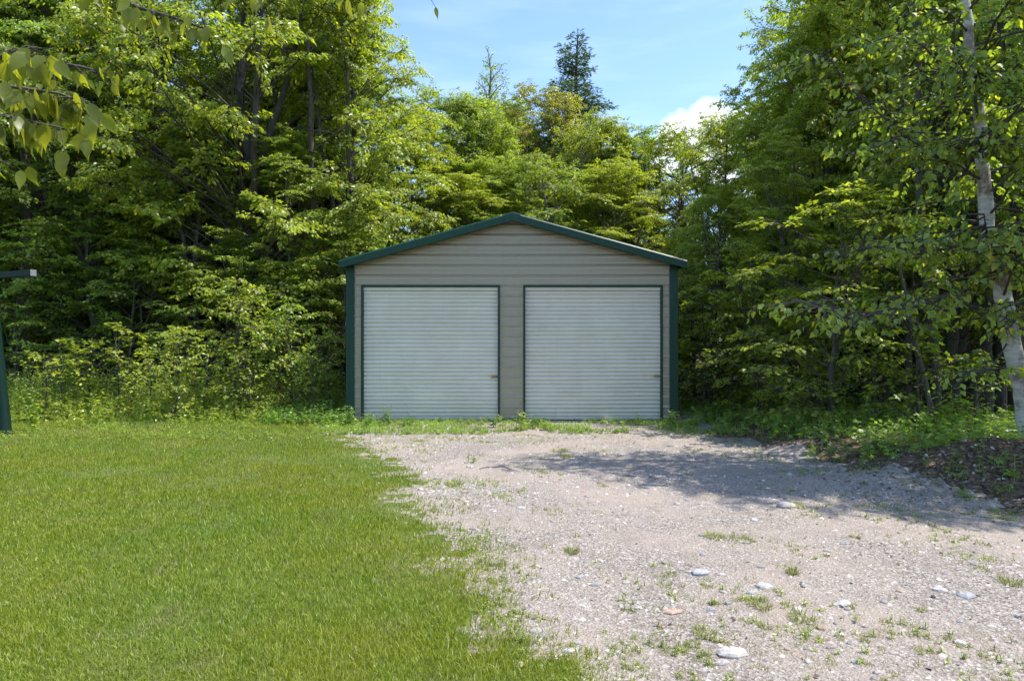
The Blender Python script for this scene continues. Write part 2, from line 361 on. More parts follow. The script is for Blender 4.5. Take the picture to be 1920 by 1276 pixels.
# ------------------------------------------------------------------ garage
def garage():
    g = empty('garage', (0, GY0, 0)); tag(g, 'tan metal two-door garage with dark green roof edge and corner trim', 'garage')
    wx = lambda px: (px-CX)/F*GY0
    wz = lambda py: EYE+(CY-py)/F*GY0
    rib = .2286; z0 = wz(535.5)-rib*0; slope = 1.05/3.83; ridge_x = wx(961.5)
    zr_wall = 4.62-.04; half = GX1-ridge_x
    def roof_under(x): return zr_wall-abs(x-ridge_x)*slope
    # rib heights, from the one over the doors
    base = .015; ribs = [z0+k*rib for k in range(-14, 9)]
    ribs = [z for z in ribs if z > base+.05]
    edges = [base]+ribs
    L0, L1, R0, R1 = wx(678.5), wx(936.5), wx(982), wx(1241.5)
    ztop = wz(538)
    tr = .145                                      # corner trim width
    def siding(x0, x1, za, zb, rib_at_bottom, y=0.0, right=None, sd=0):
        """one course of siding: flat sheet with its rounded rib along the lower edge, slightly oil-canned"""
        prof = []
        if rib_at_bottom: prof += [(0, za-.020), (-.030, za-.018), (-.036, za-.012), (-.036, za-.004), (-.003, za+.030), (0, za+.036)]
        else: prof += [(0, za)]
        h = zb-.020-prof[-1][1]
        prof += [(-.0035, prof[-1][1]+h*.35), (-.0035, prof[-1][1]+h*.37), (0, prof[-1][1]+h*.38+.004)]
        prof += [(-.0035, zb-.085), (-.0035, zb-.08), (0, zb-.075), (0, zb-.020)] if h > .16 else [(0, zb-.020)]
        return [(yy, zz) for yy, zz in prof]
    def course(x0, x1, za, zb, rb, clip, axis='x', off=0.0, sgn=1):
        prof = siding(x0, x1, za, zb, rb); n = max(2, int((x1-x0)/.35)); mb = MB(); rings = []
        zt = max(zb-.020, za+.01)
        for k in range(n+1):
            u = x0+(x1-x0)*k/n; ring = []
            lim = (roof_under(u)-.03) if clip else 99
            for (yy, zz) in prof:
                zz = min(zz, max(lim, za-.020)); w = (fbm(u, zz, 1.3, 21)-.5)*.003
                ring.append((u, yy+w, zz) if axis == 'x' else (off+sgn*(-yy-w), u, zz))
            rings.append(ring)
        mb.loft(rings, closed=False)
        o = mb.build('siding_panel', TAN, g); return o
    # front courses
    for k, za in enumerate(edges):
        zb = edges[k+1] if k+1 < len(edges) else za+rib
        if za > roof_under(ridge_x)-.06: continue
        rb = k > 0
        if za < ztop-.03:
            for (a, b) in ((GX0+.03, L0), (L1, R0), (R1, GX1-.03)): course(a, b, za, zb, rb, False)
        else:
            lim = (zr_wall-.03-za)/slope
            a = max(GX0+.03, ridge_x-lim); b = min(GX1-.03, ridge_x+lim)
            if b-a > .1: course(a, b, za, zb, rb, True)
    # side and back walls: courses too
    for sgn, off in ((-1, GX0), (1, GX1)):
        for k, za in enumerate(edges):
            if za > 3.45: continue
            zb = min(edges[k+1], 3.5); course(0.03, GD-.03, za, zb, k > 0, False, 'y', off, sgn)
    mb = MB(); mb.add([(GX0, GD, 0), (GX1, GD, 0), (GX1, GD, roof_under(GX1)), (ridge_x, GD, zr_wall-.01), (GX0, GD, roof_under(GX0))], [(0, 1, 2, 3, 4)])
    mb.build('back_wall_sheet', TAN, g)
    # dark interior lining behind the siding, keeps light out
    mb = MB(); mb.add([(GX0+.02, .035, 0), (GX1-.02, .035, 0), (GX1-.02, .035, roof_under(GX1)-.04), (ridge_x, .035, zr_wall-.05), (GX0+.02, .035, roof_under(GX0)-.04)], [(0, 1, 2, 3, 4)])
    # corner trims: L-section
    for sx, x in ((1, GX0), (-1, GX1)):
        mb = MB(); zt = roof_under(x)-.02
        a = [(x-sx*.044, -.044), (x+sx*tr, -.044), (x+sx*tr, -.004), (x+sx*.004, -.004), (x+sx*.004, .14), (x-sx*.044, .14)]
        mb.loft([[(p[0], p[1], 0.0) for p in a], [(p[0], p[1], zt) for p in a]]); mb.build('corner_trim', GREEN, g, bevel=.004)
        mb = MB(); mb.box(min(x-sx*.040, x+sx*.02), max(x-sx*.040, x+sx*.02), GD-.14, GD+.02, 0, zt); mb.build('corner_trim', GREEN, g)
    # roof: two slopes of ribbed sheet
    ov = .35; y0, y1 = -ov, GD+.3; ex = 3.83; th = .03
    for s in (-1, 1):
        mb = MB(); us = []; y = y0+.12
        ribs_y = []
        while y < y1-.05: ribs_y.append(y); y += rib
        prof = [(y0, 0)]
        for y in ribs_y: prof += [(y-.022, 0), (y-.010, .02), (y+.010, .02), (y+.022, 0)]
        prof += [(y1, 0)]
        top = []; 
        for (x, z) in ((0, 4.62), (ex, 4.62-ex*slope)):
            top.append([(ridge_x+s*x, py, z+pz) for py, pz in prof])
        mb.loft(top, closed=False)
        mb.add([(ridge_x, y0, 4.62-th), (ridge_x+s*ex, y0, 4.62-ex*slope-th), (ridge_x+s*ex, y1, 4.62-ex*slope-th), (ridge_x, y1, 4.62-th)], [(0, 1, 2, 3)])
        mb.build('roof_sheet', GREEN, g)
        # gable trim along the front edge: fascia folded under, with a bright top lip; in two lengths
        for (a, b, lap) in ((.06, 2.05, 0), (2.05, ex+.03, .0035)):
            def ring(x):
                z = 4.62-x*slope; X = ridge_x+s*x
                return [(X, y0-.030-lap, z+.004), (X, y0-.004, z+.034+lap), (X, y0+.06, z+.036+lap), (X, y0+.06, z+.004), (X, y0-.008, z), (X, y0-.010, z-.130), (X, y0+.05, z-.150), (X, y0+.05, z-.156), (X, y0-.026-lap, z-.146)]
            mb = MB(); mb.loft([ring(a), ring(b)]); mb.build('gable_trim', GREEN, g, bevel=.003)
        # soffit: dark boxed frame under the overhang
        mb = MB()
        q = lambda x, y, dz: (ridge_x+s*x, y, 4.62-x*slope+dz)
        v = [q(.0, y0+.05, -.10), q(ex, y0+.05, -.10), q(ex, -.001, -.10), q(.0, -.001, -.10), q(.0, y0+.05, -.035), q(ex, y0+.05, -.035), q(ex, -.001, -.035), q(.0, -.001, -.035)]
        mb.add(v, [(0,1,2,3), (7,6,5,4), (0,4,5,1), (1,5,6,2), (2,6,7,3), (3,7,4,0)]); mb.build('soffit', GREEN, g)
        # eave trim
        mb = MB(); X = ridge_x+s*(ex); ze = 4.62-ex*slope
        mb.box(min(X, X+s*.02), max(X, X+s*.02), y0+.05, y1, ze-.10, ze+.004); mb.build('eave_trim', GREEN, g)
    # peak cap
    mb = MB(); z = 4.62
    ring = lambda x, s: [(ridge_x+s*x, y0-.040, z+.024-x*slope), (ridge_x+s*x, y0-.008, z+.044-x*slope), (ridge_x+s*x, y0+.08, z+.046-x*slope), (ridge_x+s*x, y0-.002, z-.04-x*slope), (ridge_x+s*x, y0-.040, z-.150-x*slope)]
    mb.loft([ring(.17, -1), ring(0, 1), ring(.17, 1)]); mb.build('peak_cap', GREEN, g)
    mb = MB(); 
    rr = lambda x, s: [(ridge_x+s*x, y0+.08, z+.028-x*slope), (ridge_x+s*x, y1, z+.028-x*slope), (ridge_x+s*x, y1, z+.022-x*slope), (ridge_x+s*x, y0+.08, z+.022-x*slope)]
    mb.loft([rr(.15, -1), rr(0, 1), rr(.15, 1)]); mb.build('ridge_cap', GREEN, g)
    # doors
    for (x0, x1, lab, lz) in ((L0, L1, 'white ribbed roll-up door on the left', wz(706)), (R0, R1, 'white ribbed roll-up door on the right', wz(704.5))):
        d = empty('roll_up_door', (0, 0, 0)); d.parent = g; d['label'] = lab
        f = .036
        for (nm, a) in (('door_frame', (x0-.012, x0+f, -.046, .11, 0, ztop)), ('door_frame', (x1-f, x1+.012, -.046, .11, 0, ztop)), ('door_header', (x0-.012, x1+.012, -.048, .11, ztop, ztop+.048))):
            mb = MB(); mb.box(*a); mb.build(nm, GREEN, d, bevel=.003)
        # curtain: rounded corrugations, slightly uneven, a little bowed
        pitch = .0925; zb = wz(786); zt = ztop; prof = []
        nP = int((zt-zb)/pitch)+1; zz = zb+.05
        while zz < zt:
            for (u, yy) in ((0, .072), (.08, .064), (.20, .046), (.40, .036), (.62, .034), (.80, .040), (.90, .056), (.96, .072)):
                prof.append((yy, zz+u*pitch))
            zz += pitch
        prof = [(y, z) for y, z in prof if z < zt]
        dents = [(x0+.7, .62, .22, .014), (x0+1.9, 1.5, .16, -.008), (x0+2.3, .9, .2, .012)] if x0 < 0 else [(x0+1.1, .5, .25, .013), (x0+2.2, 2.1, .18, -.007), (x0+.5, 1.3, .14, .010)]
        n = 40; rings = []
        for k in range(n+1):
            x = x0+f+.001+(x1-x0-2*f-.002)*k/n; ring = []
            for (yy, z) in prof:
                row = int((z-zb)/pitch); w = (fbm(x*.7, z*.9, 1.5, 5)-.5)*.030+(vnoise(x, row*7.1, .8, 8)-.5)*.006
                for (dx, dz, dr, da) in dents: w += da*math.exp(-((x-dx)**2+((z-dz)*1.6)**2)/dr**2)
                ring.append((x, yy+w, z+(vnoise(x*.6, row*3.3, 1, 12)-.5)*.007))
            rings.append(ring)
        mb = MB(); mb.loft(rings, closed=False); mb.build('curtain', DOORM, d, smooth=True)
        mb = MB(); mb.box(x0+f, x1-f, .022, .062, zb, zb+.062); mb.build('bottom_bar', DOORM, d, bevel=.005)
        mb = MB(); mb.box(x0+f, x1-f, .026, .058, zb-.022, zb-.001); mb.build('bottom_seal', DARK, d)
        mb = MB(); mb.box(x0+f, x1-f, .012, .060, ztop-.075, ztop-.002); mb.build('head_stop', DOORM, d, bevel=.004)
        l = empty('latch', (0, 0, 0)); l.parent = d
        mb = MB(); mb.box(x1-f-.17, x1-f-.06, .018, .036, lz-.035, lz+.035); mb.build('latch_plate', BRASS, l, bevel=.003)
        mb = MB(); mb.box(x1-f-.13, x1-f+.012, .004, .018, lz+.006, lz+.022); mb.box(x1-f-.13, x1-f+.012, .004, .018, lz-.022, lz-.006); mb.build('slide_bolt', ZINC, l)
    # slab
    mb = MB(); mb.box(GX0-.02, GX1+.02, -.06, GD+.05, -.25, .012); mb.build('slab', CONC, g)
    # screws along the studs
    mb = MB()
    def screw(x, z, y=-.0045):
        ring = lambda r, yy: [(x+r*math.cos(a*math.pi/3), yy, z+r*math.sin(a*math.pi/3)) for a in range(6)]
        mb.loft([ring(.011, y+.003), ring(.010, y-.006), ring(.004, y-.009)])
    for px in (677, 808, 944, 975, 1107, 1246):
        for k, za in enumerate(edges[:-1]):
            x = wx(px)+.004*math.sin(k*2.1); z = za+.075+.006*math.sin(k*3.3+px)
            if z > ztop+.02:
                if z < roof_under(x)-.16: screw(x, z)
            elif px in (944, 975) : screw(x, z)
    s = mb.build('screws', ZINC, g); s['kind'] = 'stuff'
garage()

# ------------------------------------------------------------------ leaves and trees
T_RH = (np.array([(0,0,0), (-.28,.38,.05), (0,1,-.03), (.28,.38,.05)], float), np.array([(0,2,1), (0,3,2)]))
T_OV = (np.array([(0,0,0), (-.27,.28,.04), (-.22,.62,.03), (0,1,-.08), (.22,.62,.03), (.27,.28,.04), (0,.45,-.01)], float),
        np.array([(0,6,1), (1,6,2), (2,6,3), (3,6,4), (4,6,5), (5,6,0)]))
T_BI = (np.array([(0,-.03,0), (-.30,.22,.05), (-.33,.42,.06), (-.18,.75,.03), (0,1,-.10), (.18,.75,.03), (.33,.42,.06), (.30,.22,.05), (0,.4,0)], float),
        np.array([(0,8,1), (1,8,2), (2,8,3), (3,8,4), (4,8,5), (5,8,6), (6,8,7), (7,8,0)]))
T_MA = (np.array([(0,0,0), (-.45,.05,.03), (-.22,.28,.03), (-.50,.55,.0), (-.16,.58,.03), (0,1,-.06), (.16,.58,.03), (.50,.55,0), (.22,.28,.03), (.45,.05,.03), (0,.35,-.02)], float),
        np.array([(10,i+1,i) for i in range(0, 9)]+[(10, 0, 9)]))
T_ND = (np.array([(0,0,0), (-.10,.45,0), (0,1,0), (.10,.45,0)], float), np.array([(0,2,1), (0,3,2)]))
T_NEAR = (np.array([(0,0,0), (-.13,.08,.02), (-.23,.20,.04), (-.27,.36,.05), (-.23,.56,.04), (-.13,.76,.01), (-.05,.90,-.04), (0,1.08,-.12), (.05,.90,-.04), (.13,.76,.01), (.23,.56,.04), (.27,.36,.05), (.23,.20,.04), (.13,.08,.02), (0,.3,0), (0,.7,-.01)], float),
          np.array([(0,14,1), (1,14,2), (2,14,3), (3,14,4), (4,14,15), (4,15,5), (5,15,6), (6,15,7), (7,15,8), (8,15,9), (9,15,10), (10,15,14), (10,14,11), (11,14,12), (12,14,13), (13,14,0)]))
def leaves_mesh(name, P, D, Nn, S, tpl, mat):
    tv, tf = tpl; D = unit(D); side = unit(np.cross(D, Nn)); up = np.cross(side, D)
    S = S[:, None, None]
    V = P[:, None, :]+S*(tv[None, :, 0:1]*side[:, None, :]+tv[None, :, 1:2]*D[:, None, :]+tv[None, :, 2:3]*up[:, None, :])
    T = (np.arange(len(P))*len(tv))[:, None, None]+tf[None]
    return np_mesh(name, V, T, mat)
def tube(pts, rad, k=6):
    pts = np.asarray(pts, float); t = np.gradient(pts, axis=0); t = unit(t)
    ref = np.where(np.abs(t[:, 2:3]) > .9, np.array([[1., 0, 0]]), np.array([[0, 0, 1.]]))
    a = unit(np.cross(t, ref)); 
    for i in range(1, len(a)):
        v = a[i-1]-t[i]*np.dot(a[i-1], t[i]); a[i] = v/max(np.linalg.norm(v), 1e-6)
    b = np.cross(t, a); an = np.arange(k)*2*math.pi/k
    V = pts[:, None, :]+np.asarray(rad)[:, None, None]*(np.cos(an)[None, :, None]*a[:, None, :]+np.sin(an)[None, :, None]*b[:, None, :])
    n = len(pts); i, j = np.meshgrid(np.arange(n-1), np.arange(k), indexing='ij'); i = i.ravel(); j = j.ravel()
    Q = np.stack([i*k+j, i*k+(j+1) % k, (i+1)*k+(j+1) % k, (i+1)*k+j], 1)
    return V.reshape(-1, 3), Q
class Wood:
    def __init__(s): s.V = []; s.Q = []; s.n = 0
    def tube(s, pts, rad, k=6):
        V, Q = tube(pts, rad, k); s.V.append(V); s.Q.append(Q+s.n); s.n += len(V)
    def mesh(s, name, mat): return np_mesh(name, np.concatenate(s.V), np.concatenate(s.Q), mat, True, 4)
class Leaves:
    def __init__(s): s.P = []; s.D = []; s.N = []; s.S = []
    def add(s, P, D, Nn, S): s.P.append(P); s.D.append(D); s.N.append(Nn); s.S.append(S)
    def arr(s): return np.concatenate(s.P), np.concatenate(s.D), np.concatenate(s.N), np.concatenate(s.S)

def grow_limb(rg, wood, lv, p0, d, L, r0, droop, o):
    """a limb with herringbone side shoots that carry the leaves"""
    n = 7; t = np.linspace(0, 1, n)[:, None]
    d = np.array(d, float); w = rg.normal(0, .035*L, (n, 3))*t
    pts = p0+d*L*t+w; pts[:, 2] -= droop*L*(t[:, 0]**2.0)
    wood.tube(pts, r0*(1-t[:, 0])**.8+.006, 5)
    sp = o['side_sp']; m = max(2, int(L*(1-o['bare'])/sp))
    for i in range(m):
        u = o['bare']+(1-o['bare'])*(i+rg.rand())/m; k = min(int(u*(n-1)), n-2); fr = u*(n-1)-k
        p = pts[k]*(1-fr)+pts[k+1]*fr; tg = pts[k+1]-pts[k]; tg /= np.linalg.norm(tg)
        hz = np.cross(tg, (0, 0, 1)); hz /= max(np.linalg.norm(hz), 1e-3); vt = np.cross(hz, tg)
        roll = (0 if i % 2 else math.pi)+rg.normal(0, o['roll'])
        sd = hz*math.cos(roll)+vt*math.sin(roll)
        a = R(rg.uniform(38, 68)); dd = tg*math.cos(a)+sd*math.sin(a); dd[2] += rg.normal(0, .10)+o['lift']
        dd /= np.linalg.norm(dd)
        sl = o['side_len']*(1.15-.75*u)*rg.uniform(.55, 1.2)*(min(1, L/2.0)**.5)
        if i == m-1: dd = tg; sl *= .8
        q = np.linspace(0, 1, 4)[:, None]; sp_ = p+dd*sl*q; sp_[:, 2] -= o['side_droop']*sl*q[:, 0]**2
        wood.tube(sp_, .30*r0*(1-u*.6)*(1-q[:, 0]*.8)*.5+.0035, 3)
        nl = max(3, int(sl/o['leaf_sp'])); uu = rg.rand(nl)**.8; kk = np.minimum((uu*3).astype(int), 2); ff = (uu*3-kk)[:, None]
        P = sp_[kk]*(1-ff)+sp_[kk+1]*ff
        s2 = np.cross(dd, (0, 0, 1)); s2 /= max(np.linalg.norm(s2), 1e-3)
        sg = np.where(rg.rand(nl) < .5, -1., 1.)[:, None]
        ang = rg.uniform(.5, 1.25, nl)[:, None]
        D = dd*np.cos(ang)+s2*sg*np.sin(ang)
        P = P+D*(rg.rand(nl)[:, None]*o['twig'])*(1.15-uu[:, None]); P[:, 2] += rg.normal(0, o['thick'], nl)
        D = D+np.array([0, 0, -1.])*rg.normal(o['ldroop'], .25, nl)[:, None]
        Nn = np.array([[0, 0, 1.]])+rg.normal(0, o['nj'], (nl, 3))
        lv.add(P, D, Nn, o['leaf']*rg.uniform(.65, 1.2, nl))
    return pts

BASE = dict(side_sp=.11, bare=.18, roll=.35, lift=.05, side_len=.85, side_droop=.15, leaf_sp=.026, twig=.22, thick=.03, ldroop=.45, nj=.35, leaf=.115)
def make_tree(seed, H, RAD, cb, nl, prof, bark, lmat, tpl, opts=None, trunk_r=None, lean=(0, 0), fork=0, rise=(.15, 1.1)):
    rg = np.random.RandomState(seed); o = dict(BASE); o.update(opts or {})
    wood = Wood(); lv = Leaves(); r0 = trunk_r or H*.0125
    n = 14; t = np.linspace(0, 1, n); tp = np.zeros((n, 3)); tp[:, 2] = t*H-.25*(t == 0)
    wob = np.cumsum(rg.normal(0, H*.006, (n, 2)), 0); wob -= wob[0]; tp[:, :2] = wob+np.outer(t**1.3, lean)
    rad = r0*(1-t)**.75+.012; rad[0] *= 1.35
    wood.tube(tp, rad, 9)
    for i in range(nl):
        u = cb+(1-cb)*((i+rg.rand()*.8)/nl)**.95*.985; k = min(int(u*(n-1)), n-2); f = u*(n-1)-k
        p = tp[k]*(1-f)+tp[k+1]*f; az = i*2.399+rg.normal(0, .35); v = (u-cb)/(1-cb)
        L = RAD*prof(v)*rg.uniform(.78, 1.15); rs_ = rise[0]+(rise[1]-rise[0])*v+rg.normal(0, .1)
        d = np.array([math.cos(az), math.sin(az), rs_]); d /= np.linalg.norm(d)
        L = L/max(.35, math.hypot(d[0], d[1])) if v < .9 else L
        grow_limb(rg, wood, lv, p, d, max(L, .35), r0*.32*(1-u*.75), o.get('droop', .18), o)
    P, D, Nn, S = lv.arr()
    wm = wood.mesh('trunk', bark); lm = leaves_mesh('crown', P, D, Nn, S, tpl, lmat)
    return dict(H=H, R=RAD, wood=wm, leaf=lm, n=len(P))
broad = lambda v: (max(0.0, 1-abs((v-.42)/.60)**2.3))**.5
edgep = lambda v: (max(0.0, 1-max(0, (v-.25)/.77)**2.2))**.5*(.72+.28*min(1, v/.25))
narrow = lambda v: max(.12, (1-v)**.55)
cone = lambda v: max(.05, (1-v)**.7*(.75+.25*math.sin(v*37)))
def make_crown_tree(seed, H, RAD, cb, nc, prof, bark, lmat, tpl, opts=None, trunk_r=None, lobes=.28):
    """broad-leaved tree: limbs curve from the trunk to many clumps through an uneven crown; each clump is a fan of flat leafy shoots"""
    rg = np.random.RandomState(seed); o = dict(shoots=9, sl=.80, leaf_sp=.0130, leaf=.102, twig=.20, thick=.035, ldroop=.5, nj=.4, flat=.28, fork=.62)
    o.update(opts or {}); wood = Wood(); lv = Leaves(); r0 = trunk_r or H*.0135
    n = 12; t = np.linspace(0, 1, n); tp = np.zeros((n, 3)); tp[:, 2] = t*H*.93-.25*(t == 0)
    wob = np.cumsum(rg.normal(0, H*.009, (n, 2)), 0); wob -= wob[0]; tp[:, :2] = wob
    wood.tube(tp, np.concatenate([[r0*1.35], (r0*(1-t[1:])**.8+.012)]), 9)
    trunks = [tp]
    for f in range(2):                                    # forks
        u0 = o['fork']*rg.uniform(.6, 1.1); k = int(u0*(n-1)); az = rg.uniform(0, 6.28); m = 7; q = np.linspace(0, 1, m)
        L = H*(1-u0)*.78; fp = np.zeros((m, 3)); fp[:] = tp[k]; fp[:, 2] += q*L
        fp[:, 0] += math.cos(az)*RAD*.42*q**.7; fp[:, 1] += math.sin(az)*RAD*.42*q**.7; fp[1:] += rg.normal(0, .08, (m-1, 3))
        wood.tube(fp, r0*.55*(1-q*.85)+.01, 7); trunks.append(fp)
    ph = rg.uniform(0, 6.28, 6)
    def lob(az, v): return 1+lobes*(.5*math.sin(2*az+ph[0]+5*v)+.35*math.sin(3*az+ph[1]-7*v)+.4*math.sin(9*v+ph[2]+az))
    for i in range(nc):
        v = (i+rg.rand())/nc; v = v**.92; az = rg.uniform(0, 6.28); q = rg.rand()**.42
        rr = RAD*prof(v)*lob(az, v)*q; z = H*(cb+(1-cb)*v*.985)
        c = np.array([math.cos(az)*rr, math.sin(az)*rr, z]); c[:2] += [np.interp(z, tp[:, 2], tp[:, k]) for k in (0, 1)]
        tr = trunks[rg.randint(len(trunks))] if z > H*o['fork']*1.1 else tp
        zb = max(tr[0, 2]+.3, z-rr*rg.uniform(.35, .8)); b0 = np.array([np.interp(zb, tr[:, 2], tr[:, k]) for k in range(3)])
        m = 5; w = np.linspace(0, 1, m)[:, None]; mid = (b0+c)/2+np.array([0, 0, .12*rr])+rg.normal(0, .08*rr+.02, 3)
        lp = (1-w)**2*b0+2*w*(1-w)*mid+w*w*c
        wood.tube(lp, (.007+.008*rr)*(1-w[:, 0]*.75), 4)
        outv = np.array([math.cos(az), math.sin(az), 0.])
        S_ = o['shoots']
        for j in range(S_):
            a = j*6.283/S_+rg.normal(0, .4); d = np.array([math.cos(a), math.sin(a), 0.])+outv*.55*q; d[2] = rg.normal(.05+.35*max(0, v-.75)*4*rg.rand(), o['flat']); d /= np.linalg.norm(d)
            sl = o['sl']*rg.uniform(.55, 1.15); p0 = lp[3]*(1-rg.rand()*.9)+c*0 if False else lp[-1]+(lp[-2]-lp[-1])*rg.rand()*.8
            qq = np.linspace(0, 1, 4)[:, None]; sp_ = p0+d*sl*qq; sp_[:, 2] -= .22*sl*qq[:, 0]**2
            wood.tube(sp_, .007*(1-qq[:, 0]*.8)+.002, 3)
            nl = max(3, int(sl/o['leaf_sp'])); uu = rg.rand(nl)**.8; kk = np.minimum((uu*3).astype(int), 2); ff = (uu*3-kk)[:, None]
            P = sp_[kk]*(1-ff)+sp_[kk+1]*ff; s2 = np.cross(d, (0, 0, 1)); s2 /= max(np.linalg.norm(s2), 1e-3)
            sg = np.where(rg.rand(nl) < .5, -1., 1.)[:, None]; ang = rg.uniform(.45, 1.3, nl)[:, None]
            D = d*np.cos(ang)+s2*sg*np.sin(ang); P = P+D*(rg.rand(nl)[:, None]*o['twig'])*(1.2-uu[:, None]*.9); P[:, 2] += rg.normal(0, o['thick'], nl)
            D = D+np.array([0, 0, -1.])*rg.normal(o['ldroop'], .3, nl)[:, None]
            lv.add(P, D, np.array([[0, 0, 1.]])+outv*.25+rg.normal(0, o['nj'], (nl, 3)), o['leaf']*rg.uniform(.6, 1.2, nl))
    P, D, Nn, S = lv.arr()
    return dict(H=H, R=RAD, wood=wood.mesh('trunk', bark), leaf=leaves_mesh('crown', P, D, Nn, S, tpl, lmat), n=len(P))
PROTO = {}
def proto(k):
    if k in PROTO: return PROTO[k]
    if k == 'maple_a': p = make_crown_tree(11, 14, 3.7, .17, 165, broad, BARK, LEAF, T_RH, dict(flat=.42, ldroop=.85, leaf=.108, nj=.6))
    elif k == 'maple_b': p = make_crown_tree(12, 14, 3.5, .08, 175, edgep, BARK, LEAF, T_RH, dict(ldroop=.7, flat=.35), lobes=.34)
    elif k == 'beech_a': p = make_crown_tree(13, 12, 3.2, .04, 150, edgep, BARK_GREY, LEAF, T_RH, dict(ldroop=.3, nj=.25, flat=.14, thick=.02, sl=.95, leaf=.105), lobes=.3)
    elif k == 'ash': p = make_crown_tree(14, 13, 2.9, .12, 140, broad, BARK_GREY, LEAF, T_RH, dict(ldroop=.8, flat=.5, leaf=.098, leaf_sp=.0130, sl=.70), lobes=.42)
    elif k == 'aspen': p = make_tree(15, 15, 1.9, .25, 60, narrow, BARK_GREY, LEAF, T_RH, dict(side_sp=.11, roll=.9, leaf=.10, leaf_sp=.03, nj=.8, ldroop=.8, side_len=.6), rise=(.7, 1.7))
    elif k == 'hemlock': p = make_tree(16, 18, 3.4, .12, 135, cone, BARK, LEAF_CONIFER, T_ND, dict(side_sp=.085, roll=.3, leaf=.19, leaf_sp=.016, twig=.16, thick=.02, ldroop=.35, nj=.5, droop=.12, side_droop=.35, side_len=.75, bare=.1), rise=(-.1, .9))
    elif k == 'sapling_a': p = make_crown_tree(17, 4.5, 1.5, .06, 42, broad, BARK, LEAF, T_OV, dict(shoots=7, sl=.46, leaf=.115, leaf_sp=.035, twig=.08, ldroop=.5, flat=.3), trunk_r=.028)
    elif k == 'sapling_b': p = make_crown_tree(18, 3.6, 1.5, .06, 26, broad, BARK, LEAF, T_MA, dict(shoots=5, sl=.40, leaf=.18, leaf_sp=.07, twig=.08, ldroop=.35, flat=.2, nj=.25), trunk_r=.022)
    elif k == 'beech_low': p = make_crown_tree(19, 5.0, 2.3, .03, 62, edgep, BARK, LEAF, T_OV, dict(shoots=7, sl=.66, leaf=.12, leaf_sp=.032, twig=.12, thick=.015, ldroop=.3, flat=.12, nj=.22), trunk_r=.04)
    elif k == 'shrub': p = make_tree(20, 1.5, .8, .02, 16, broad, BARK, LEAF_WEED, T_OV, dict(side_sp=.10, side_len=.32, leaf=.09, leaf_sp=.045, roll=.6, ldroop=.3), trunk_r=.012, rise=(.6, 1.3))
    PROTO[k] = p; return p
NAMES = {'maple_a': 'maple_tree', 'maple_b': 'maple_tree', 'beech_a': 'beech_tree', 'ash': 'ash_tree', 'aspen': 'aspen_tree', 'hemlock': 'hemlock_tree',
         'sapling_a': 'sapling', 'sapling_b': 'maple_sapling', 'beech_low': 'beech_sapling', 'shrub': 'shrub'}
def place(k, px, D, H, tint, label, cat='tree', wide=1.0, rz=None, group=None, x=None, sink=0):
    p = proto(k); X = (px-CX)/F*D if x is None else x
    s = H/p['H']; o = empty(NAMES[k], (X, D, float(gz(X, D))-sink), rs.uniform(0, 6.28) if rz is None else rz); o.scale = (s*wide, s*wide, s)
    tag(o, label, cat, group)
    link('trunk', p['wood'], o); c = link('crown', p['leaf'], o); c.color = (*tint, 1)
    return o
Y_, M_, G_, D_, B_ = (1.25, 1.16, .9), (1.08, 1.10, 1.05), (.95, 1.05, 1.0), (.78, .90, .95), (1.15, .90, .9)
L_ = (1.4, 1.3, 1.0)  # extra-bright leaf tint: sunlight put into the colour of the right-hand trees
# left wall of the wood
place('maple_a', 470, 21.5, 15.5, Y_, 'tall bright yellow-green maple with dark forked limbs, left of the garage', wide=1.15, rz=.4)
place('maple_b', 655, 21.5, 13.2, Y_, 'bright green maple leaning over the left roof edge of the garage', wide=.95, rz=2.0)
place('maple_b', 90, 21.5, 15.5, G_, 'tall darker green maple behind the green metal post, far left', rz=1.0)
place('maple_a', 265, 22.5, 16.5, M_, 'tall mid-green maple between the far-left dark tree and the bright yellow-green one', rz=3.3)
place('ash', 575, 25, 16.5, M_, 'tall ash rising behind the bright maple left of the garage', wide=1.1)
place('hemlock', 655, 27, 17.5, D_, 'dark hemlock whose branch tips stick out of the left treeline into the sky', wide=1.25, rz=.9)
place('maple_b', -70, 21, 15, G_, 'dark green tree cut off by the left edge of the picture')
place('beech_a', 790, 28, 11.6, Y_, 'yellow-green beech sloping down behind the left half of the roof', wide=1.0)
place('beech_a', 180, 21.0, 8.5, G_, 'low dark beech with layered sprays in the left wood edge', wide=.95)
place('beech_a', 350, 21.2, 9.0, M_, 'half-height beech under the tall maples left of centre', wide=1.0)
place('beech_a', 560, 20.6, 8.0, M_, 'low beech right beside the left wall of the garage', wide=.85)
# centre, beyond the garage
place('ash', 830, 33, 13.6, M_, 'rounded green tree at the left end of the skyline beyond the garage', wide=1.3)
place('aspen', 915, 33.5, 16.0, M_, 'thin grey-green aspen standing above its neighbours beyond the ridge', wide=1.0)
place('maple_a', 930, 36, 14.8, M_, 'broad green maple beyond the ridge, beside the thin aspen', wide=1.0)
place('ash', 1000, 35, 14.6, B_, 'brownish olive tree beyond the ridge, left of the tall hemlock', wide=1.1)
place('hemlock', 1122, 37, 18.8, (1.0, 1.05, 1.15), 'tallest dark blue-green hemlock pointing up against the sky', wide=1.4, rz=.3)
place('hemlock', 1012, 39, 16.3, (.85, .9, 1.1), 'smaller dark hemlock just left of the tallest one', wide=.85)
place('hemlock', 1170, 37, 13.8, (1.0, 1.0, 1.1), 'thin hemlock at the foot of the tallest one, to its right', wide=.8)
place('maple_b', 1120, 30, 11.9, Y_, 'light green maple below the tallest hemlock', wide=1.0, rz=1.2)
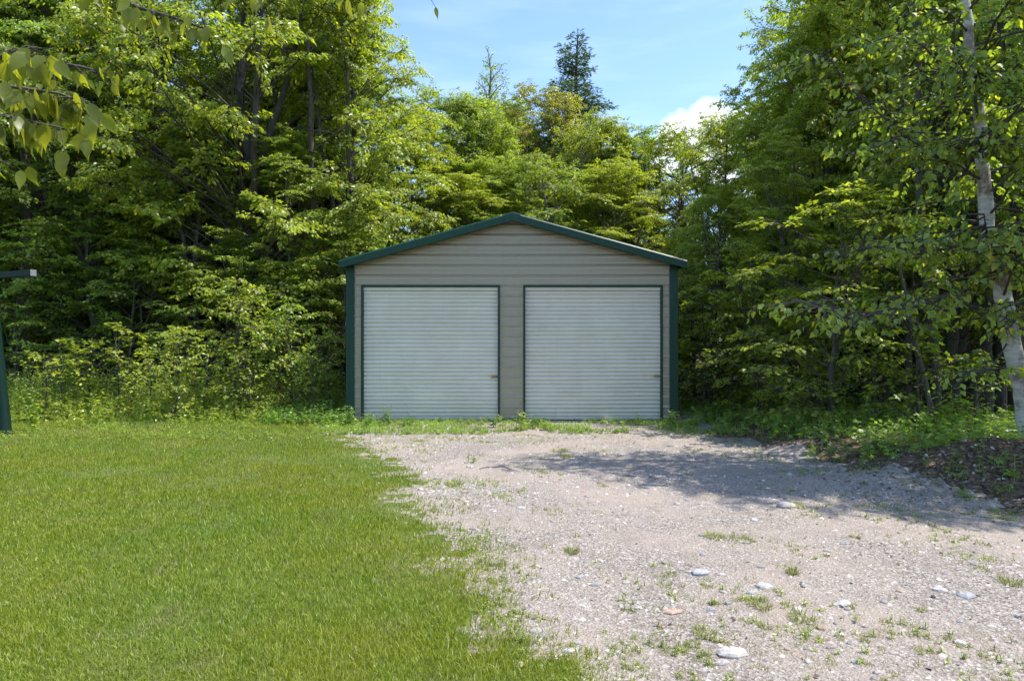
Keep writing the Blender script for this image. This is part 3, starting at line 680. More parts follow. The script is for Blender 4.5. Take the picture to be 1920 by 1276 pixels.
place('beech_a', 950, 28, 9.5, M_, 'green beech directly behind the garage ridge', wide=1.1)
place('beech_a', 870, 26.5, 8.3, Y_, 'low yellow-green beech behind the left roof slope', wide=1.0, rz=4.0)
place('ash', 1050, 27, 9.4, M_, 'low green tree behind the right roof slope near the ridge', wide=1.3)
place('beech_a', 1160, 26.5, 9.0, Y_, 'yellowish low beech behind the right roof slope', wide=1.1, rz=1.5)
place('maple_a', 1262, 29, 11.0, Y_, 'green maple just left of the cloud at the low point of the skyline', wide=1.0)
place('hemlock', 1292, 34, 12.6, G_, 'small dark conifer tip in front of the white cloud', wide=.7)
place('maple_b', 880, 31, 12.9, M_, 'full green maple on the skyline between the rounded tree and the thin aspen', wide=1.1, rz=5.0)
place('maple_a', 965, 38, 15.2, G_, 'green maple just right of the thin aspen on the skyline', wide=.8, rz=3.0)
place('maple_b', 1195, 31, 11.6, G_, 'green maple low on the skyline between the hemlocks and the cloud', wide=1.1, rz=2.5)
place('maple_b', 1062, 34, 12.6, M_, 'green maple hugging the left foot of the tallest hemlock', wide=.9, rz=1.0)
place('ash', 1168, 33, 12.2, Y_, 'light green ash at the right foot of the tallest hemlock', wide=1.1)
# right wall
place('maple_b', 1350, 22.5, 9.4, L_, 'yellow-green maple below the cloud, right of the garage', wide=.9, rz=.2)
place('ash', 1450, 20.5, 10.9, L_, 'slender ash right of the garage with thin arching top twigs', wide=.95)
place('maple_a', 1705, 18.5, 14.5, L_, 'tall green tree whose left side falls steeply towards the sky on the right', wide=.95, rz=2.2)
place('beech_a', 1330, 19.5, 6.3, L_, 'low beech close beside the right wall of the garage', wide=.85)
place('maple_b', 1770, 15.5, 14.0, Y_, 'tall dark green tree left of the white birch', wide=.9, rz=.6)
place('maple_a', 1990, 14.5, 14.0, G_, 'tall tree behind the birch at the right edge of the picture', wide=.9)
place('maple_b', 1560, 19.5, 11.4, L_, 'leafy maple on the slope of the right treeline, behind the layered beech', wide=.85, rz=4.4)
place('beech_a', 1480, 16.5, 7.0, L_, 'beech with layered sprays in the shade right of the garage', wide=.75, rz=1.9)
# saplings
place('maple_b', 2310, 8.2, 11.6, G_, 'leafy tree beyond the right edge whose shade falls on the drive', wide=.66, rz=.8)
place('beech_low', 1560, 13.2, 4.6, Y_, 'wide beech sapling with drooping layered sprays over the dark understory', 'sapling', wide=1.0, rz=.5)
place('beech_low', 1420, 15.8, 4.2, L_, 'beech sapling right of the garage beside the sunlit gap', 'sapling', wide=.8)
place('sapling_b', 1330, 18.0, 3.6, L_, 'sunlit maple sapling in the gap by the right garage corner', 'sapling', wide=.9)
place('sapling_a', 1305, 20, 4.8, Y_, 'thin sunlit sapling behind the right garage corner', 'sapling', wide=.8)
place('sapling_b', 1720, 12.2, 3.0, G_, 'low maple sapling with broad leaves between the beech and the birch', 'sapling', wide=.9)
place('sapling_a', 325, 15.6, 2.2, Y_, 'small pale sapling lit by the sun in the left undergrowth', 'sapling', wide=1.1)
place('sapling_a', 440, 16.4, 3.4, Y_, 'taller pale sunlit sapling in front of the dark left wood', 'sapling', wide=1.0)
place('sapling_b', 225, 16.8, 2.3, Y_, 'maple sapling with wide pale leaves left of the small sunlit sapling', 'sapling', wide=1.0)
place('sapling_b', 115, 16.3, 1.9, Y_, 'broad-leaved sapling just right of the green metal post', 'sapling', wide=1.0)
place('sapling_a', 545, 17.0, 2.8, G_, 'shaded sapling left of the left garage wall', 'sapling', wide=1.0)
place('sapling_a', 620, 16.4, 2.1, M_, 'low sapling against the left corner trim of the garage', 'sapling', wide=.9)
place('beech_low', 30, 19.2, 5.0, G_, 'shaded beech sapling behind the green metal post', 'sapling', wide=.9)
place('beech_low', 420, 19.4, 4.6, G_, 'shaded beech sapling behind the taller pale sunlit sapling', 'sapling', wide=.9)
place('beech_low', 240, 19.6, 4.8, G_, 'shaded beech sapling under the tall mid-green maple', 'sapling', wide=.9)
place('beech_low', 640, 19, 5.0, M_, 'beech sapling half hidden behind the left garage wall', 'sapling', wide=.9)
for i, (px, D, H, w, lab) in enumerate([(85, 16.2, 1.3, 1.1, 'leafy shrub behind the foot of the green metal post'), (170, 17.0, 1.6, 1.1, 'leafy shrub under the broad-leaved sapling on the far left'), (285, 16.6, 1.3, 1.2, 'pale leafy shrub left of the small pale sapling'),
        (385, 16.8, 1.8, 1.1, 'tall leafy shrub between the two pale saplings'), (470, 16.2, 1.4, 1.2, 'leafy shrub right below the taller pale sapling'), (520, 17.2, 1.9, 1.0, 'shaded leafy shrub between the saplings and the garage'),
        (585, 16.0, 1.2, 1.1, 'leafy shrub a little left of the garage corner'), (1318, 16.4, 1.1, 1.2, 'sunlit low shrub right of the right garage corner'), (1375, 17.2, 1.5, 1.1, 'leafy shrub at the mouth of the gap right of the garage'),
        (1640, 12.6, 1.2, 1.2, 'shady shrub on the bank under the wide beech sapling'), (1830, 11.6, 1.1, 1.2, 'shady shrub on the bank just left of the birch')]):
    place('shrub', px, D, H, L_ if px < 1500 else M_, lab, 'shrub', wide=w)
# the wood behind, row upon row
def filler(spec, label, group):
    for (k, px, D, H, tint) in spec:
        place(k, px, D, H, tint, label, wide=rs.uniform(.95, 1.25), group=group)
kinds = ['maple_a', 'maple_b', 'beech_a', 'ash', 'hemlock']
def row(px0, px1, D, n, h0, h1, seed):
    r = np.random.RandomState(seed); L = []
    for i in range(n):
        px = px0+(px1-px0)*(i+.5+r.uniform(-.3, .3))/n
        L.append((kinds[r.randint(5)], px, D+r.uniform(-1.5, 1.5), r.uniform(h0, h1), [M_, G_, D_][r.randint(3)]))
    return L
filler(row(-260, 640, 27, 8, 13, 17, 1)+row(-300, 640, 34, 9, 13, 19, 2)+row(-300, 700, 43, 9, 14, 20, 3), 'tree standing deep in the wood behind the left treeline', 'trees deep in the left wood')
filler(row(1450, 2200, 23, 6, 12, 16, 4)+row(1440, 2200, 30, 7, 13, 18, 5)+row(1400, 2200, 40, 8, 13, 19, 6), 'tree standing deep in the wood behind the right treeline', 'trees deep in the right wood')
filler(row(700, 1400, 45, 9, 10, 13, 7), 'tree far beyond the garage, mostly hidden by nearer crowns', 'trees far beyond the garage')
filler([('beech_low', px, D, 5.5, D_) for (px, D) in [(-60, 22), (120, 24), (330, 25), (500, 24), (600, 23), (1400, 24), (1500, 21), (1640, 19), (1780, 18), (1900, 20), (1730, 24), (20, 29), (250, 30), (1560, 28), (1850, 29)]], 'shaded understory tree among the trunks of the wood', 'understory trees in the wood')

# bare dark trunks seen between the crowns
def bare_trunk(px, D, H, r, seed, label, group=None, mat=BARK):
    rg = np.random.RandomState(seed); X = (px-CX)/F*D; w = Wood(); n = 12; t = np.linspace(0, 1, n)
    p = np.zeros((n, 3)); p[:, 2] = t*H-.2*(t == 0); p[:, :2] = np.cumsum(rg.normal(0, .05, (n, 2)), 0); p[0, :2] = 0
    w.tube(p, r*(1-.55*t), 9)
    for i in range(14):
        u = rg.uniform(.15, .97); k = min(int(u*(n-1)), n-2); az = rg.uniform(0, 6.28); L = rg.uniform(.4, 1.5)
        q = np.linspace(0, 1, 4)[:, None]; d = np.array([math.cos(az), math.sin(az), rg.uniform(-.2, .5)])
        b = p[k]+d*L*q; b[:, 2] -= .15*L*q[:, 0]**2; w.tube(b, .016*(1-q[:, 0]*.8), 4)
    o = empty('tree_trunk', (X, D, float(gz(X, D)))); tag(o, label, 'tree', group); link('trunk', w.mesh('trunk', mat), o)
    return o
for i, (px, D, r) in enumerate([(62, 21, .17), (205, 23, .15), (150, 25, .13), (300, 22, .12), (600, 20.5, .13), (515, 22.5, .11), (375, 26, .15), (30, 25, .16)]):
    bare_trunk(px, D, 11, r, 50+i, 'dark bare trunk in the shade of the left wood', 'dark trunks in the left wood')
for i, (px, D, r) in enumerate([(1755, 13.5, .09), (1790, 15, .12), (1825, 16.5, .16), (1850, 14.2, .10), (1872, 15.5, .17), (1905, 17, .2), (1700, 15.5, .08), (1808, 19, .12), (1660, 17, .09), (1935, 14.5, .14)]):
    bare_trunk(px, D, 9, r, 70+i, 'dark bare trunk in the shade left of the white birch', 'dark trunks in the right wood')
bare_trunk(1480, 17.5, 7, .045, 90, 'thin dark stem rising in the shade right of the garage')
bare_trunk(1300, 21.5, 6.2, .06, 91, 'thin pale grey stem behind the right garage corner', mat=BARK_GREY)
def thin_stem():
    o = empty('young_stem', (0, 0, 0)); w = Wood(); D = 12.4
    pts = [((px-CX)/F*D, D+dy, EYE+(CY-py)/F*D) for px, py, dy in [(1755, 812, 0), (1742, 720, .1), (1722, 640, .1), (1712, 560, .2), (1700, 480, .3)]]
    w.tube(pts, [.05, .045, .04, .034, .02], 7); link('trunk', w.mesh('trunk', BARK_GREY), o); tag(o, 'slim bent grey-brown stem rising between the beech sapling and the birch', 'tree'); return o
thin_stem()

# ------------------------------------------------------------------ the white birch at the right edge
def birch():
    rg = np.random.RandomState(31); D0 = 10.0
    b = empty('birch_tree', (0, 0, 0)); tag(b, 'white-barked birch with peeling dark patches at the right edge of the picture', 'tree')
    ctrl = [(1938, 868, .18), (1922, 760, .175), (1906, 690, .165), (1890, 600, .155), (1868, 500, .14), (1852, 420, .13), (1842, 300, .115), (1832, 190, .10), (1818, 80, .088), (1808, -30, .08), (1800, -200, .068), (1790, -380, .05), (1785, -560, .03)]
    tp = np.array([((px-CX)/F*D0, D0, EYE+(CY-py)/F*D0) for px, py, r in ctrl]); rr = [c[2]*.74 for c in ctrl]
    w = Wood()
    # denser rings, slightly uneven
    ti = np.linspace(0, len(tp)-1, 50); tpi = np.stack([np.interp(ti, range(len(tp)), tp[:, k]) for k in range(3)], 1); ri = np.interp(ti, range(len(tp)), rr)*(1+rg.normal(0, .045, 50)); tpi[1:, :2] += rg.normal(0, .008, (49, 2))
    w.tube(tpi, ri, 16); link('trunk', w.mesh('trunk', BIRCH), b)
    br = Wood(); lv = Leaves(); o = dict(BASE); o.update(side_sp=.12, side_len=.62, leaf=.100, leaf_sp=.036, roll=.8, thick=.03, nj=.75, ldroop=.95, twig=.14, side_droop=.35, bare=.25, lift=0)
    def at(z):
        return np.array([np.interp(z, tp[:, 2], tp[:, k]) for k in range(3)])
    for i in range(84):
        z = 2.9+(11.6-2.9)*(i/84.0); az = i*2.399+rg.normal(0, .3); L = 2.9*max(.2, (1-((z-6.5)/6.2)**2)**.5 if abs(z-6.5) < 6.2 else .2)*rg.uniform(.7, 1.1)
        L *= 1.12 if math.sin(az) < 0 else .7
        d = np.array([math.cos(az), math.sin(az), rg.uniform(.15, .7)]); d /= np.linalg.norm(d)
        grow_limb(rg, br, lv, at(z), d, L*(1 if z < 6.2 else .58), .015, .35, o)
    # the low limb that reaches left with the sunlit hanging leaves, and others the photograph shows
    def limb(pp, r, fol=1.0, seed=0):
        pts = np.array([((px-CX)/F*D, D, EYE+(CY-py)/F*D) for px, py, D in pp]); n = len(pts)
        br.tube(pts, np.linspace(r, .006, n), 6)
        for i in range(int(22*fol)):
            u = rg.uniform(.3, 1)*(n-1); k = min(int(u), n-2); p = pts[k]+(pts[k+1]-pts[k])*(u-k)
            az = rg.uniform(0, 6.28); d = np.array([math.cos(az)-.35, math.sin(az)*.7, rg.uniform(-.25, .3)]); d /= np.linalg.norm(d)
            oo = dict(o); oo['side_len'] = .3; oo['leaf_sp'] = .05
            grow_limb(rg, br, lv, p, d, rg.uniform(.35, .8), .008, .25, oo)
    limb([(1870, 520, 10), (1800, 545, 9.6), (1720, 565, 9.2), (1640, 588, 8.9), (1560, 575, 8.7), (1480, 560, 8.5)], .018, 1.5)
    limb([(1860, 450, 10), (1780, 470, 9.7), (1700, 455, 9.6), (1600, 470, 9.4)], .018, 1.2)
    limb([(1835, 235, 10), (1790, 190, 10.1), (1730, 130, 10.2), (1690, 60, 10.3)], .022, 1.0)
    limb([(1850, 340, 10), (1780, 310, 9.8), (1690, 250, 9.8), (1600, 170, 9.8), (1540, 90, 9.8)], .022, 1.6)
    limb([(1885, 610, 10), (1850, 600, 9.9), (1800, 560, 9.7), (1770, 500, 9.6)], .02, .8)
    limb([(1890, 640, 10), (1860, 690, 9.6), (1820, 700, 9.4)], .015, .5)
    limb([(1880, 560, 10), (1900, 500, 9.3), (1915, 420, 8.9)], .02, 1.3)
    limb([(1865, 470, 10), (1850, 440, 9.4), (1845, 400, 9.0)], .012, 1.0)
    limb([(1845, 300, 10), (1840, 280, 9.5), (1850, 240, 9.1)], .012, 1.2)
    limb([(1832, 180, 10), (1825, 170, 9.5), (1835, 130, 9.2)], .012, 1.2)
    limb([(1885, 620, 10), (1905, 600, 9.5), (1925, 560, 9.2)], .012, .8)
    link('branches', br.mesh('branches', BARK), b)
    P, Dv, Nn, S = lv.arr()
    # the 300 leaves that show largest are parts of their own; the rest is one joined crown
    px = CX+P[:, 0]/P[:, 1]*F; py = CY-(P[:, 2]-EYE)/P[:, 1]*F; vis = (px > 0) & (px < 1920) & (py > 0) & (py < 1276)
    score = np.where(vis, S/P[:, 1], 0); top = np.argsort(-score)[:300]; mask = np.ones(len(P), bool); mask[top] = False
    c = link('crown', leaves_mesh('crown', P[mask], Dv[mask], Nn[mask], S[mask], T_BI, LEAF_BIRCH), b); c['kind'] = 'stuff'
    single_leaves(P[top], Dv[top], Nn[top], S[top], T_BI, LEAF_BIRCH, b)
    return len(P)
def single_leaves(P, D, Nn, S, tpl, mat, parent):
    from mathutils import Matrix
    meshes = []
    for v in range(4):
        tv = tpl[0].copy(); tv[:, 2] += (.06*v-.09)*np.sin(tv[:, 1]*math.pi); tv[:, 0] *= (.9, 1.0, 1.1, .95)[v]
        meshes.append(np_mesh('leaf', tv, tpl[1], mat, True))
    D = unit(D); side = unit(np.cross(D, Nn)); up = np.cross(side, D)
    for i in range(len(P)):
        o = bpy.data.objects.new('leaf', meshes[i % 4]); COL.objects.link(o); o.parent = parent
        m = np.eye(4); m[:3, 0] = side[i]*S[i]; m[:3, 1] = D[i]*S[i]; m[:3, 2] = up[i]*S[i]; m[:3, 3] = P[i]
        o.matrix_local = Matrix(m.tolist()); k = .75+.5*((i*37) % 17)/17.0; y = ((i*53) % 11) == 0
        q = 1.0 if mat is LEAF_FRONT else 1.7; o.color = (k*(q if y else 1), k*(1+(q-1)*.36 if y else 1), k*.95, 1)
birch()

# ------------------------------------------------------------------ near tree whose branch tips hang into the top left corner
def near_tree():
    rg = np.random.RandomState(41); b = empty('overhanging_tree', (-4.6, 1.2, 0)); o0 = np.array([-4.6, 1.2, 0])
    tag(b, 'near tree whose leafy branch tips hang into the top left corner', 'tree')
    def W(px, py, D): return np.array([(px-CX)/F*D, D, EYE+(CY-py)/F*D])-o0
    w = Wood(); w.tube([(0, 0, -.2), (.02, 0, 1.2), (.1, .05, 2.4), (.1, .1, 3.8), (.2, .1, 5.5), (.3, .2, 7.0)], [.19, .16, .14, .12, .09, .03], 12); link('trunk', w.mesh('trunk', BARK), b)
    br = Wood(); P = []; D = []; S = []; Nn = []
    def spray(pp, r, n, size=.062, spread=.14):
        pts = np.array([W(*q) for q in pp]); k = len(pts); br.tube(pts, np.linspace(r, .003, k), 6)
        for i in range(n):
            u = (k-1)*(.35+.65*(i+rg.rand())/n) if n > 1 else k-1; j = min(int(u), k-2); p = pts[j]+(pts[j+1]-pts[j])*(u-j)
            t = pts[j+1]-pts[j]; t = t/np.linalg.norm(t); off = rg.normal(0, 1, 3); off[2] = -abs(off[2])*.5; off = off/np.linalg.norm(off)*rg.uniform(.03, spread)
            q = p+off; br.tube([p, p+off*.5+(0, 0, .01), q], [.0022, .0018, .0012], 3)
            P.append(q); D.append(np.array([rg.normal(.15, .35), rg.normal(0, .35), -1.0])); Nn.append(np.array([rg.normal(0, .6), -1+rg.normal(0, .5), .35])); S.append(size*rg.uniform(.7, 1.15))
    up = (-700, -250, 2.0)
    spray([up, (-250, 40, 2.5), (-60, 100, 2.8), (70, 115, 2.9), (150, 125, 2.95), (215, 142, 3.0)], .02, 44)
    spray([(-250, 40, 2.5), (-80, 150, 2.7), (40, 165, 2.8), (110, 175, 2.85), (165, 195, 2.9)], .012, 48, .10)
    spray([(-250, 40, 2.5), (-90, 200, 2.6), (0, 215, 2.7), (60, 230, 2.75), (118, 240, 2.8)], .01, 36, .095)
    spray([(-80, 150, 2.7), (-20, 110, 2.6), (30, 95, 2.6), (70, 88, 2.65)], .007, 20, .10)
    spray([(-90, 200, 2.6), (-50, 270, 2.8), (-20, 290, 3.0), (25, 315, 3.1)], .006, 9, .08)
    spray([up, (-200, -250, 2.5), (60, -90, 2.9), (180, -30, 3.0), (260, 15, 3.0), (340, 38, 3.05), (385, 55, 3.1)], .018, 46, .085)
    spray([(-200, -250, 2.5), (150, -200, 3.0), (330, -90, 3.1), (420, -30, 3.1), (500, -5, 3.2)], .015, 22, .09)
    spray([(150, -200, 3.0), (450, -150, 3.2), (600, -60, 3.3), (670, -12, 3.3)], .01, 9, .085)
    spray([(450, -150, 3.2), (650, -100, 3.3), (760, -40, 3.3), (812, -6, 3.3)], .006, 3, .07)
    link('branches', br.mesh('branches', BARK), b)
    single_leaves(np.array(P), np.array(D), np.array(Nn), np.array(S), T_NEAR, LEAF_FRONT, b)
    # the rest of its crown, above and behind the camera's view
    lv = Leaves(); w2 = Wood(); o = dict(BASE); o.update(side_sp=.2, leaf_sp=.06, leaf=.10)
    for i in range(16):
        az = rg.uniform(1.8, 5.2); d = np.array([math.cos(az), math.sin(az), .45]); grow_limb(rg, w2, lv, np.array([.15, .1, 3.4+i*.22]), d/np.linalg.norm(d), rg.uniform(1.2, 2.2), .03, .2, o)
    link('upper_branches', w2.mesh('upper_branches', BARK), b); P_, D_2, N_2, S_2 = lv.arr(); c = link('crown', leaves_mesh('crown', P_, D_2, N_2, S_2, T_RH, LEAF_FRONT), b); c['kind'] = 'stuff'
near_tree()

# ------------------------------------------------------------------ dark green metal frame at the left edge
def frame():
    D = 13.2; f = empty('metal_frame', (0, 0, 0)); tag(f, 'dark green metal post with a short crossbar, cut off by the left edge', 'post')
    W = lambda px, py, d=D: ((px-CX)/F*d, d, EYE+(CY-py)/F*d)
    w = Wood(); w.tube([W(10, 822), W(9, 800), W(0, 700), W(-12, 560), W(-16, 512)], [.13, .11, .095, .08, .075], 8); link('post', w.mesh('post', POSTM), f)
    mb = MB(); a = np.array(W(-60, 521, D+.2)); b = np.array(W(62, 511.5, D-.3)); d = (b-a)/np.linalg.norm(b-a); s = np.cross(d, (0, 0, 1)); s /= np.linalg.norm(s); u = np.cross(s, d); h = .058
    rg_ = lambda p, h: [tuple(p+s*i*h+u*j*h) for i, j in ((-1, -1), (1, -1), (1, 1), (-1, 1))]
    mb.loft([rg_(a, h), rg_(b, h)]); mb.build('crossbar', POSTM, f, bevel=.008)
    mb = MB(); mb.loft([rg_(b+d*.001, h*1.02), rg_(b+d*.012, h*1.06)]); mb.build('end_cap', STEEL_END, f, bevel=.006)
    x, y, z = W(6, 822); mb = MB(); mb.box(x-.24, x+.24, y-.2, y+.2, z-.12, z-.015+.03); mb.build('foot_plate', POSTM, f, bevel=.006)
    for k in (-2, 0): 
        c = np.array(W(-14, 548))+(k*.0, -.14, k*.03); mb = MB(); mb.loft([[(c[0]+.02*math.cos(q), c[1]-yy, c[2]+.02*math.sin(q)) for q in np.arange(6)*math.pi/3] for yy in (0, .02)]); mb.build('bolt', STEEL_END, f)
frame()

# ------------------------------------------------------------------ grass
def in_view(x, y, m=1.2): return (np.abs(x) < .80*y+m)
def blades(name, X, Y, L, Wd, segs, label, cat, mat=GRASS, lean=.55):
    n = len(X); az = rs.uniform(0, 6.283, n); fa = rs.uniform(0, 6.283, n)
    side = np.stack([np.cos(fa), np.sin(fa), np.zeros(n)], 1)*Wd[:, None]*.5
    ln = np.abs(rs.normal(0, lean, n)); d = np.stack([np.cos(az)*ln, np.sin(az)*ln, np.ones(n)], 1); d = unit(d)
    b = np.stack([X, Y, gz(X, Y)-.004], 1)
    if segs == 1:
        V = np.stack([b-side, b+side, b+d*L[:, None]], 1); T = (np.arange(n)*3)[:, None]+np.array([[0, 1, 2]])
    else:
        m = b+d*L[:, None]*.55; d2 = unit(d+np.stack([np.cos(az), np.sin(az), -.3*np.ones(n)], 1)*rs.uniform(.1, .9, n)[:, None]); t = m+d2*L[:, None]*.5
        V = np.stack([b-side, b+side, m+side*.8, m-side*.8, t], 1); T = (np.arange(n)*5)[:, None, None]+np.array([[(0, 1, 2), (0, 2, 3), (3, 2, 4)]])
    o = link(name, np_mesh(name, V, T, mat));
    tag(o, label, cat, kind='stuff'); return o
def scatter(n, x0, x1, y0, y1, dens, seed, pw=1.0):
    r = np.random.RandomState(seed); out = []; got = 0
    while got < n:
        m = n*2; u = r.rand(m); y = y0*(y1/y0)**u if pw else y0+(y1-y0)*u; x = r.uniform(-1, 1, m)*(.80*y+1.2)
        k = (x > x0) & (x < x1) & (r.rand(m) < dens(x, y)); out.append(np.stack([x[k], y[k]], 1)); got += k.sum()
    a = np.concatenate(out)[:n]; return a[:, 0], a[:, 1]
def lawn_d(x, y):
    e = left_edge(y)+(fbm(x, y, 2.2, 31)-.5)*1.1+(fbm(x, y, 7.5, 33)-.5)*1.0
    d = sstep(.55, -.55, x-e)*(.55+.45*sstep(.25, -.6, x-e))
    thin = sstep(.56, .75, fbm(x, y, 1.1, 44))*.45
    z = zone(x, y); far = np.where((y > 13.4) & (x < -3.6), 1.0, 0)
    return np.maximum(d*(1-thin), far)*np.where((z == 2) & (y < 17.5), 1, 1)*np.where((y > 15.2) & (x > GX0-.05), 0, 1)
X, Y = scatter(140000, -20, 5, 2.9, 9.5, lambda x, y: lawn_d(x, y)*sstep(9.5, 4.0, y), 1); L = rs.uniform(.022, .058, len(X))*(.5+1.1*fbm(X, Y, 1.3, 7)); blades('lawn_grass', X, Y, L, rs.uniform(.003, .006, len(X))*(.75+Y*.08), 2, 'short sunlit lawn grass in front, left of the drive', 'grass')
X, Y = scatter(158000, -20, 5, 4.0, 18.5, lambda x, y: lawn_d(x, y)*sstep(4.0, 9.5, y), 2); L = rs.uniform(.025, .062, len(X))*(.6+.8*fbm(X, Y, 1.3, 7))*(1+.8*sstep(13, 16.5, Y)); blades('far_lawn_grass', X, Y, L, rs.uniform(.009, .017, len(X)), 1, 'lawn grass further back towards the left edge of the wood', 'grass')
def sparse_d(x, y):
    le = left_edge(y); re = right_edge(y); inside = (x > le-.2) & (x < re+1.0)
    pat = sstep(.52, .82, fbm(x, y, 1.5, 61, 4)+.03+.03*sstep(5.2, 3.7, y)*sstep(1.2, 2.2, x)+.19*np.exp(-np.abs(x-le)/.6)*(x > le-.3)+.16*sstep(11.9, 13.8, y)*(x < 4.5)+.15*sstep(1.2, -.8, x)*sstep(6.5, 8.5, y)+.20*np.exp(-np.abs(x-re)/.5)*(y > 7.2)-.10*sstep(6, 9, y)*(y < 12))
    det = sstep(.50, .72, vnoise(x, y, 17, 77))*(.25+.75*sstep(.35, .65, vnoise(x, y, 4, 78)))
    return np.where(inside & (y < 15.25), pat*det, 0)
X, Y = scatter(36000, -5, 9, 2.9, 15.2, sparse_d, 3); blades('drive_grass', X, Y, rs.uniform(.008, .036, len(X)), rs.uniform(.0015, .0032, len(X))*(.6+Y*.12), 2, 'patchy grass growing up through the gravel drive', 'grass', mat=DRYG, lean=.9)

# ------------------------------------------------------------------ gravel
OCT = np.array([(1,0,0), (0,1,0), (-1,0,0), (0,-1,0), (0,0,1)], float); OCF = np.array([(0,1,4), (1,2,4), (2,3,4), (3,0,4)])
def gravel_d(x, y):
    z = zone(x, y); return np.where(z == 1, 1.0, np.where((z == 0) & (x > left_edge(y)-.5), .15, np.where((z == 2) & (x < right_edge(y)+.8), .2, 0)))*np.where((y > 15.35), 0, 1)*(.35+.65*sstep(.35, .6, fbm(x, y, 1.9, 91)))
def pebbles(n, y0, y1, seed, s0):
    X, Y = scatter(n, -6, 11, y0, y1, gravel_d, seed); n = len(X); r = s0*(.35+rs.pareto(3.2, n)*.75); r = np.minimum(r, .034)*(.8+Y*.02)
    P = np.stack([X, Y, gz(X, Y)-r*.12], 1); a = rs.uniform(0, 6.283, n); ca, sa = np.cos(a), np.sin(a)
    v = OCT[None]*(1+rs.uniform(-.35, .35, (n, 5, 3)))*np.stack([r, r*rs.uniform(.5, .95, n), r*rs.uniform(.25, .6, n)], 1)[:, None, :]
    v = v+rs.uniform(-.25, .25, (n, 5, 3))*r[:, None, None]; v[:, :4, 2] = -.002+v[:, :4, 2]*.15
    V = np.stack([v[..., 0]*ca[:, None]-v[..., 1]*sa[:, None], v[..., 0]*sa[:, None]+v[..., 1]*ca[:, None], v[..., 2]], -1)+P[:, None, :]
    return V, (np.arange(n)*5)[:, None, None]+OCF[None]
V1, T1 = pebbles(60000, 2.9, 7.5, 5, .0115); V2, T2 = pebbles(38000, 7.5, 15.3, 6, .016)
o = link('gravel', np_mesh('gravel', np.concatenate([V1.reshape(-1, 3), V2.reshape(-1, 3)]), np.concatenate([T1.reshape(-1, 3), T2.reshape(-1, 3)+len(V1)*5]), PEBBLE)); tag(o, 'loose pale gravel covering the drive', 'gravel', kind='stuff')

def stone(px, py, wpx, hh, col, label, group=None, seed=0, flat=.3):
    x, y = g2w(px, py); r = wpx/F*y*.5; rg = np.random.RandomState(seed)
    lat = [(-.5, .9), (.15, 1.0), (.6, .9), (.95, .62), (1.05, .25)]; k = 10; rings = []; ph = rg.uniform(0, 6.28)
    prof = 1+.16*np.sin(np.arange(k)*2*math.pi/k*2+ph)+rg.normal(0, .09, k)
    for (z, q) in lat: rings.append([(r*q*prof[j]*math.cos(j*2*math.pi/k)*(1+rg.normal(0, .03)), r*.72*q*prof[j]*math.sin(j*2*math.pi/k), r*(flat+.12)*z*(1+rg.normal(0, .16))) for j in range(k)])
    mb = MB(); mb.loft(rings); o = mb.build('stone', STONE); o.location = (x, y, float(gz(x, y))); o.rotation_euler = (rg.normal(0, .08), rg.normal(0, .08), rg.uniform(-.5, .5)); o.color = (*col, 1)
    tag(o, label, 'stone', group); return o
PALE, GRY, WARM, BLU, BLK, PNK = (1.02, .98, .93), (.56, .55, .54), (.75, .58, .45), (.62, .65, .68), (.15, .14, .14), (.72, .50, .45)
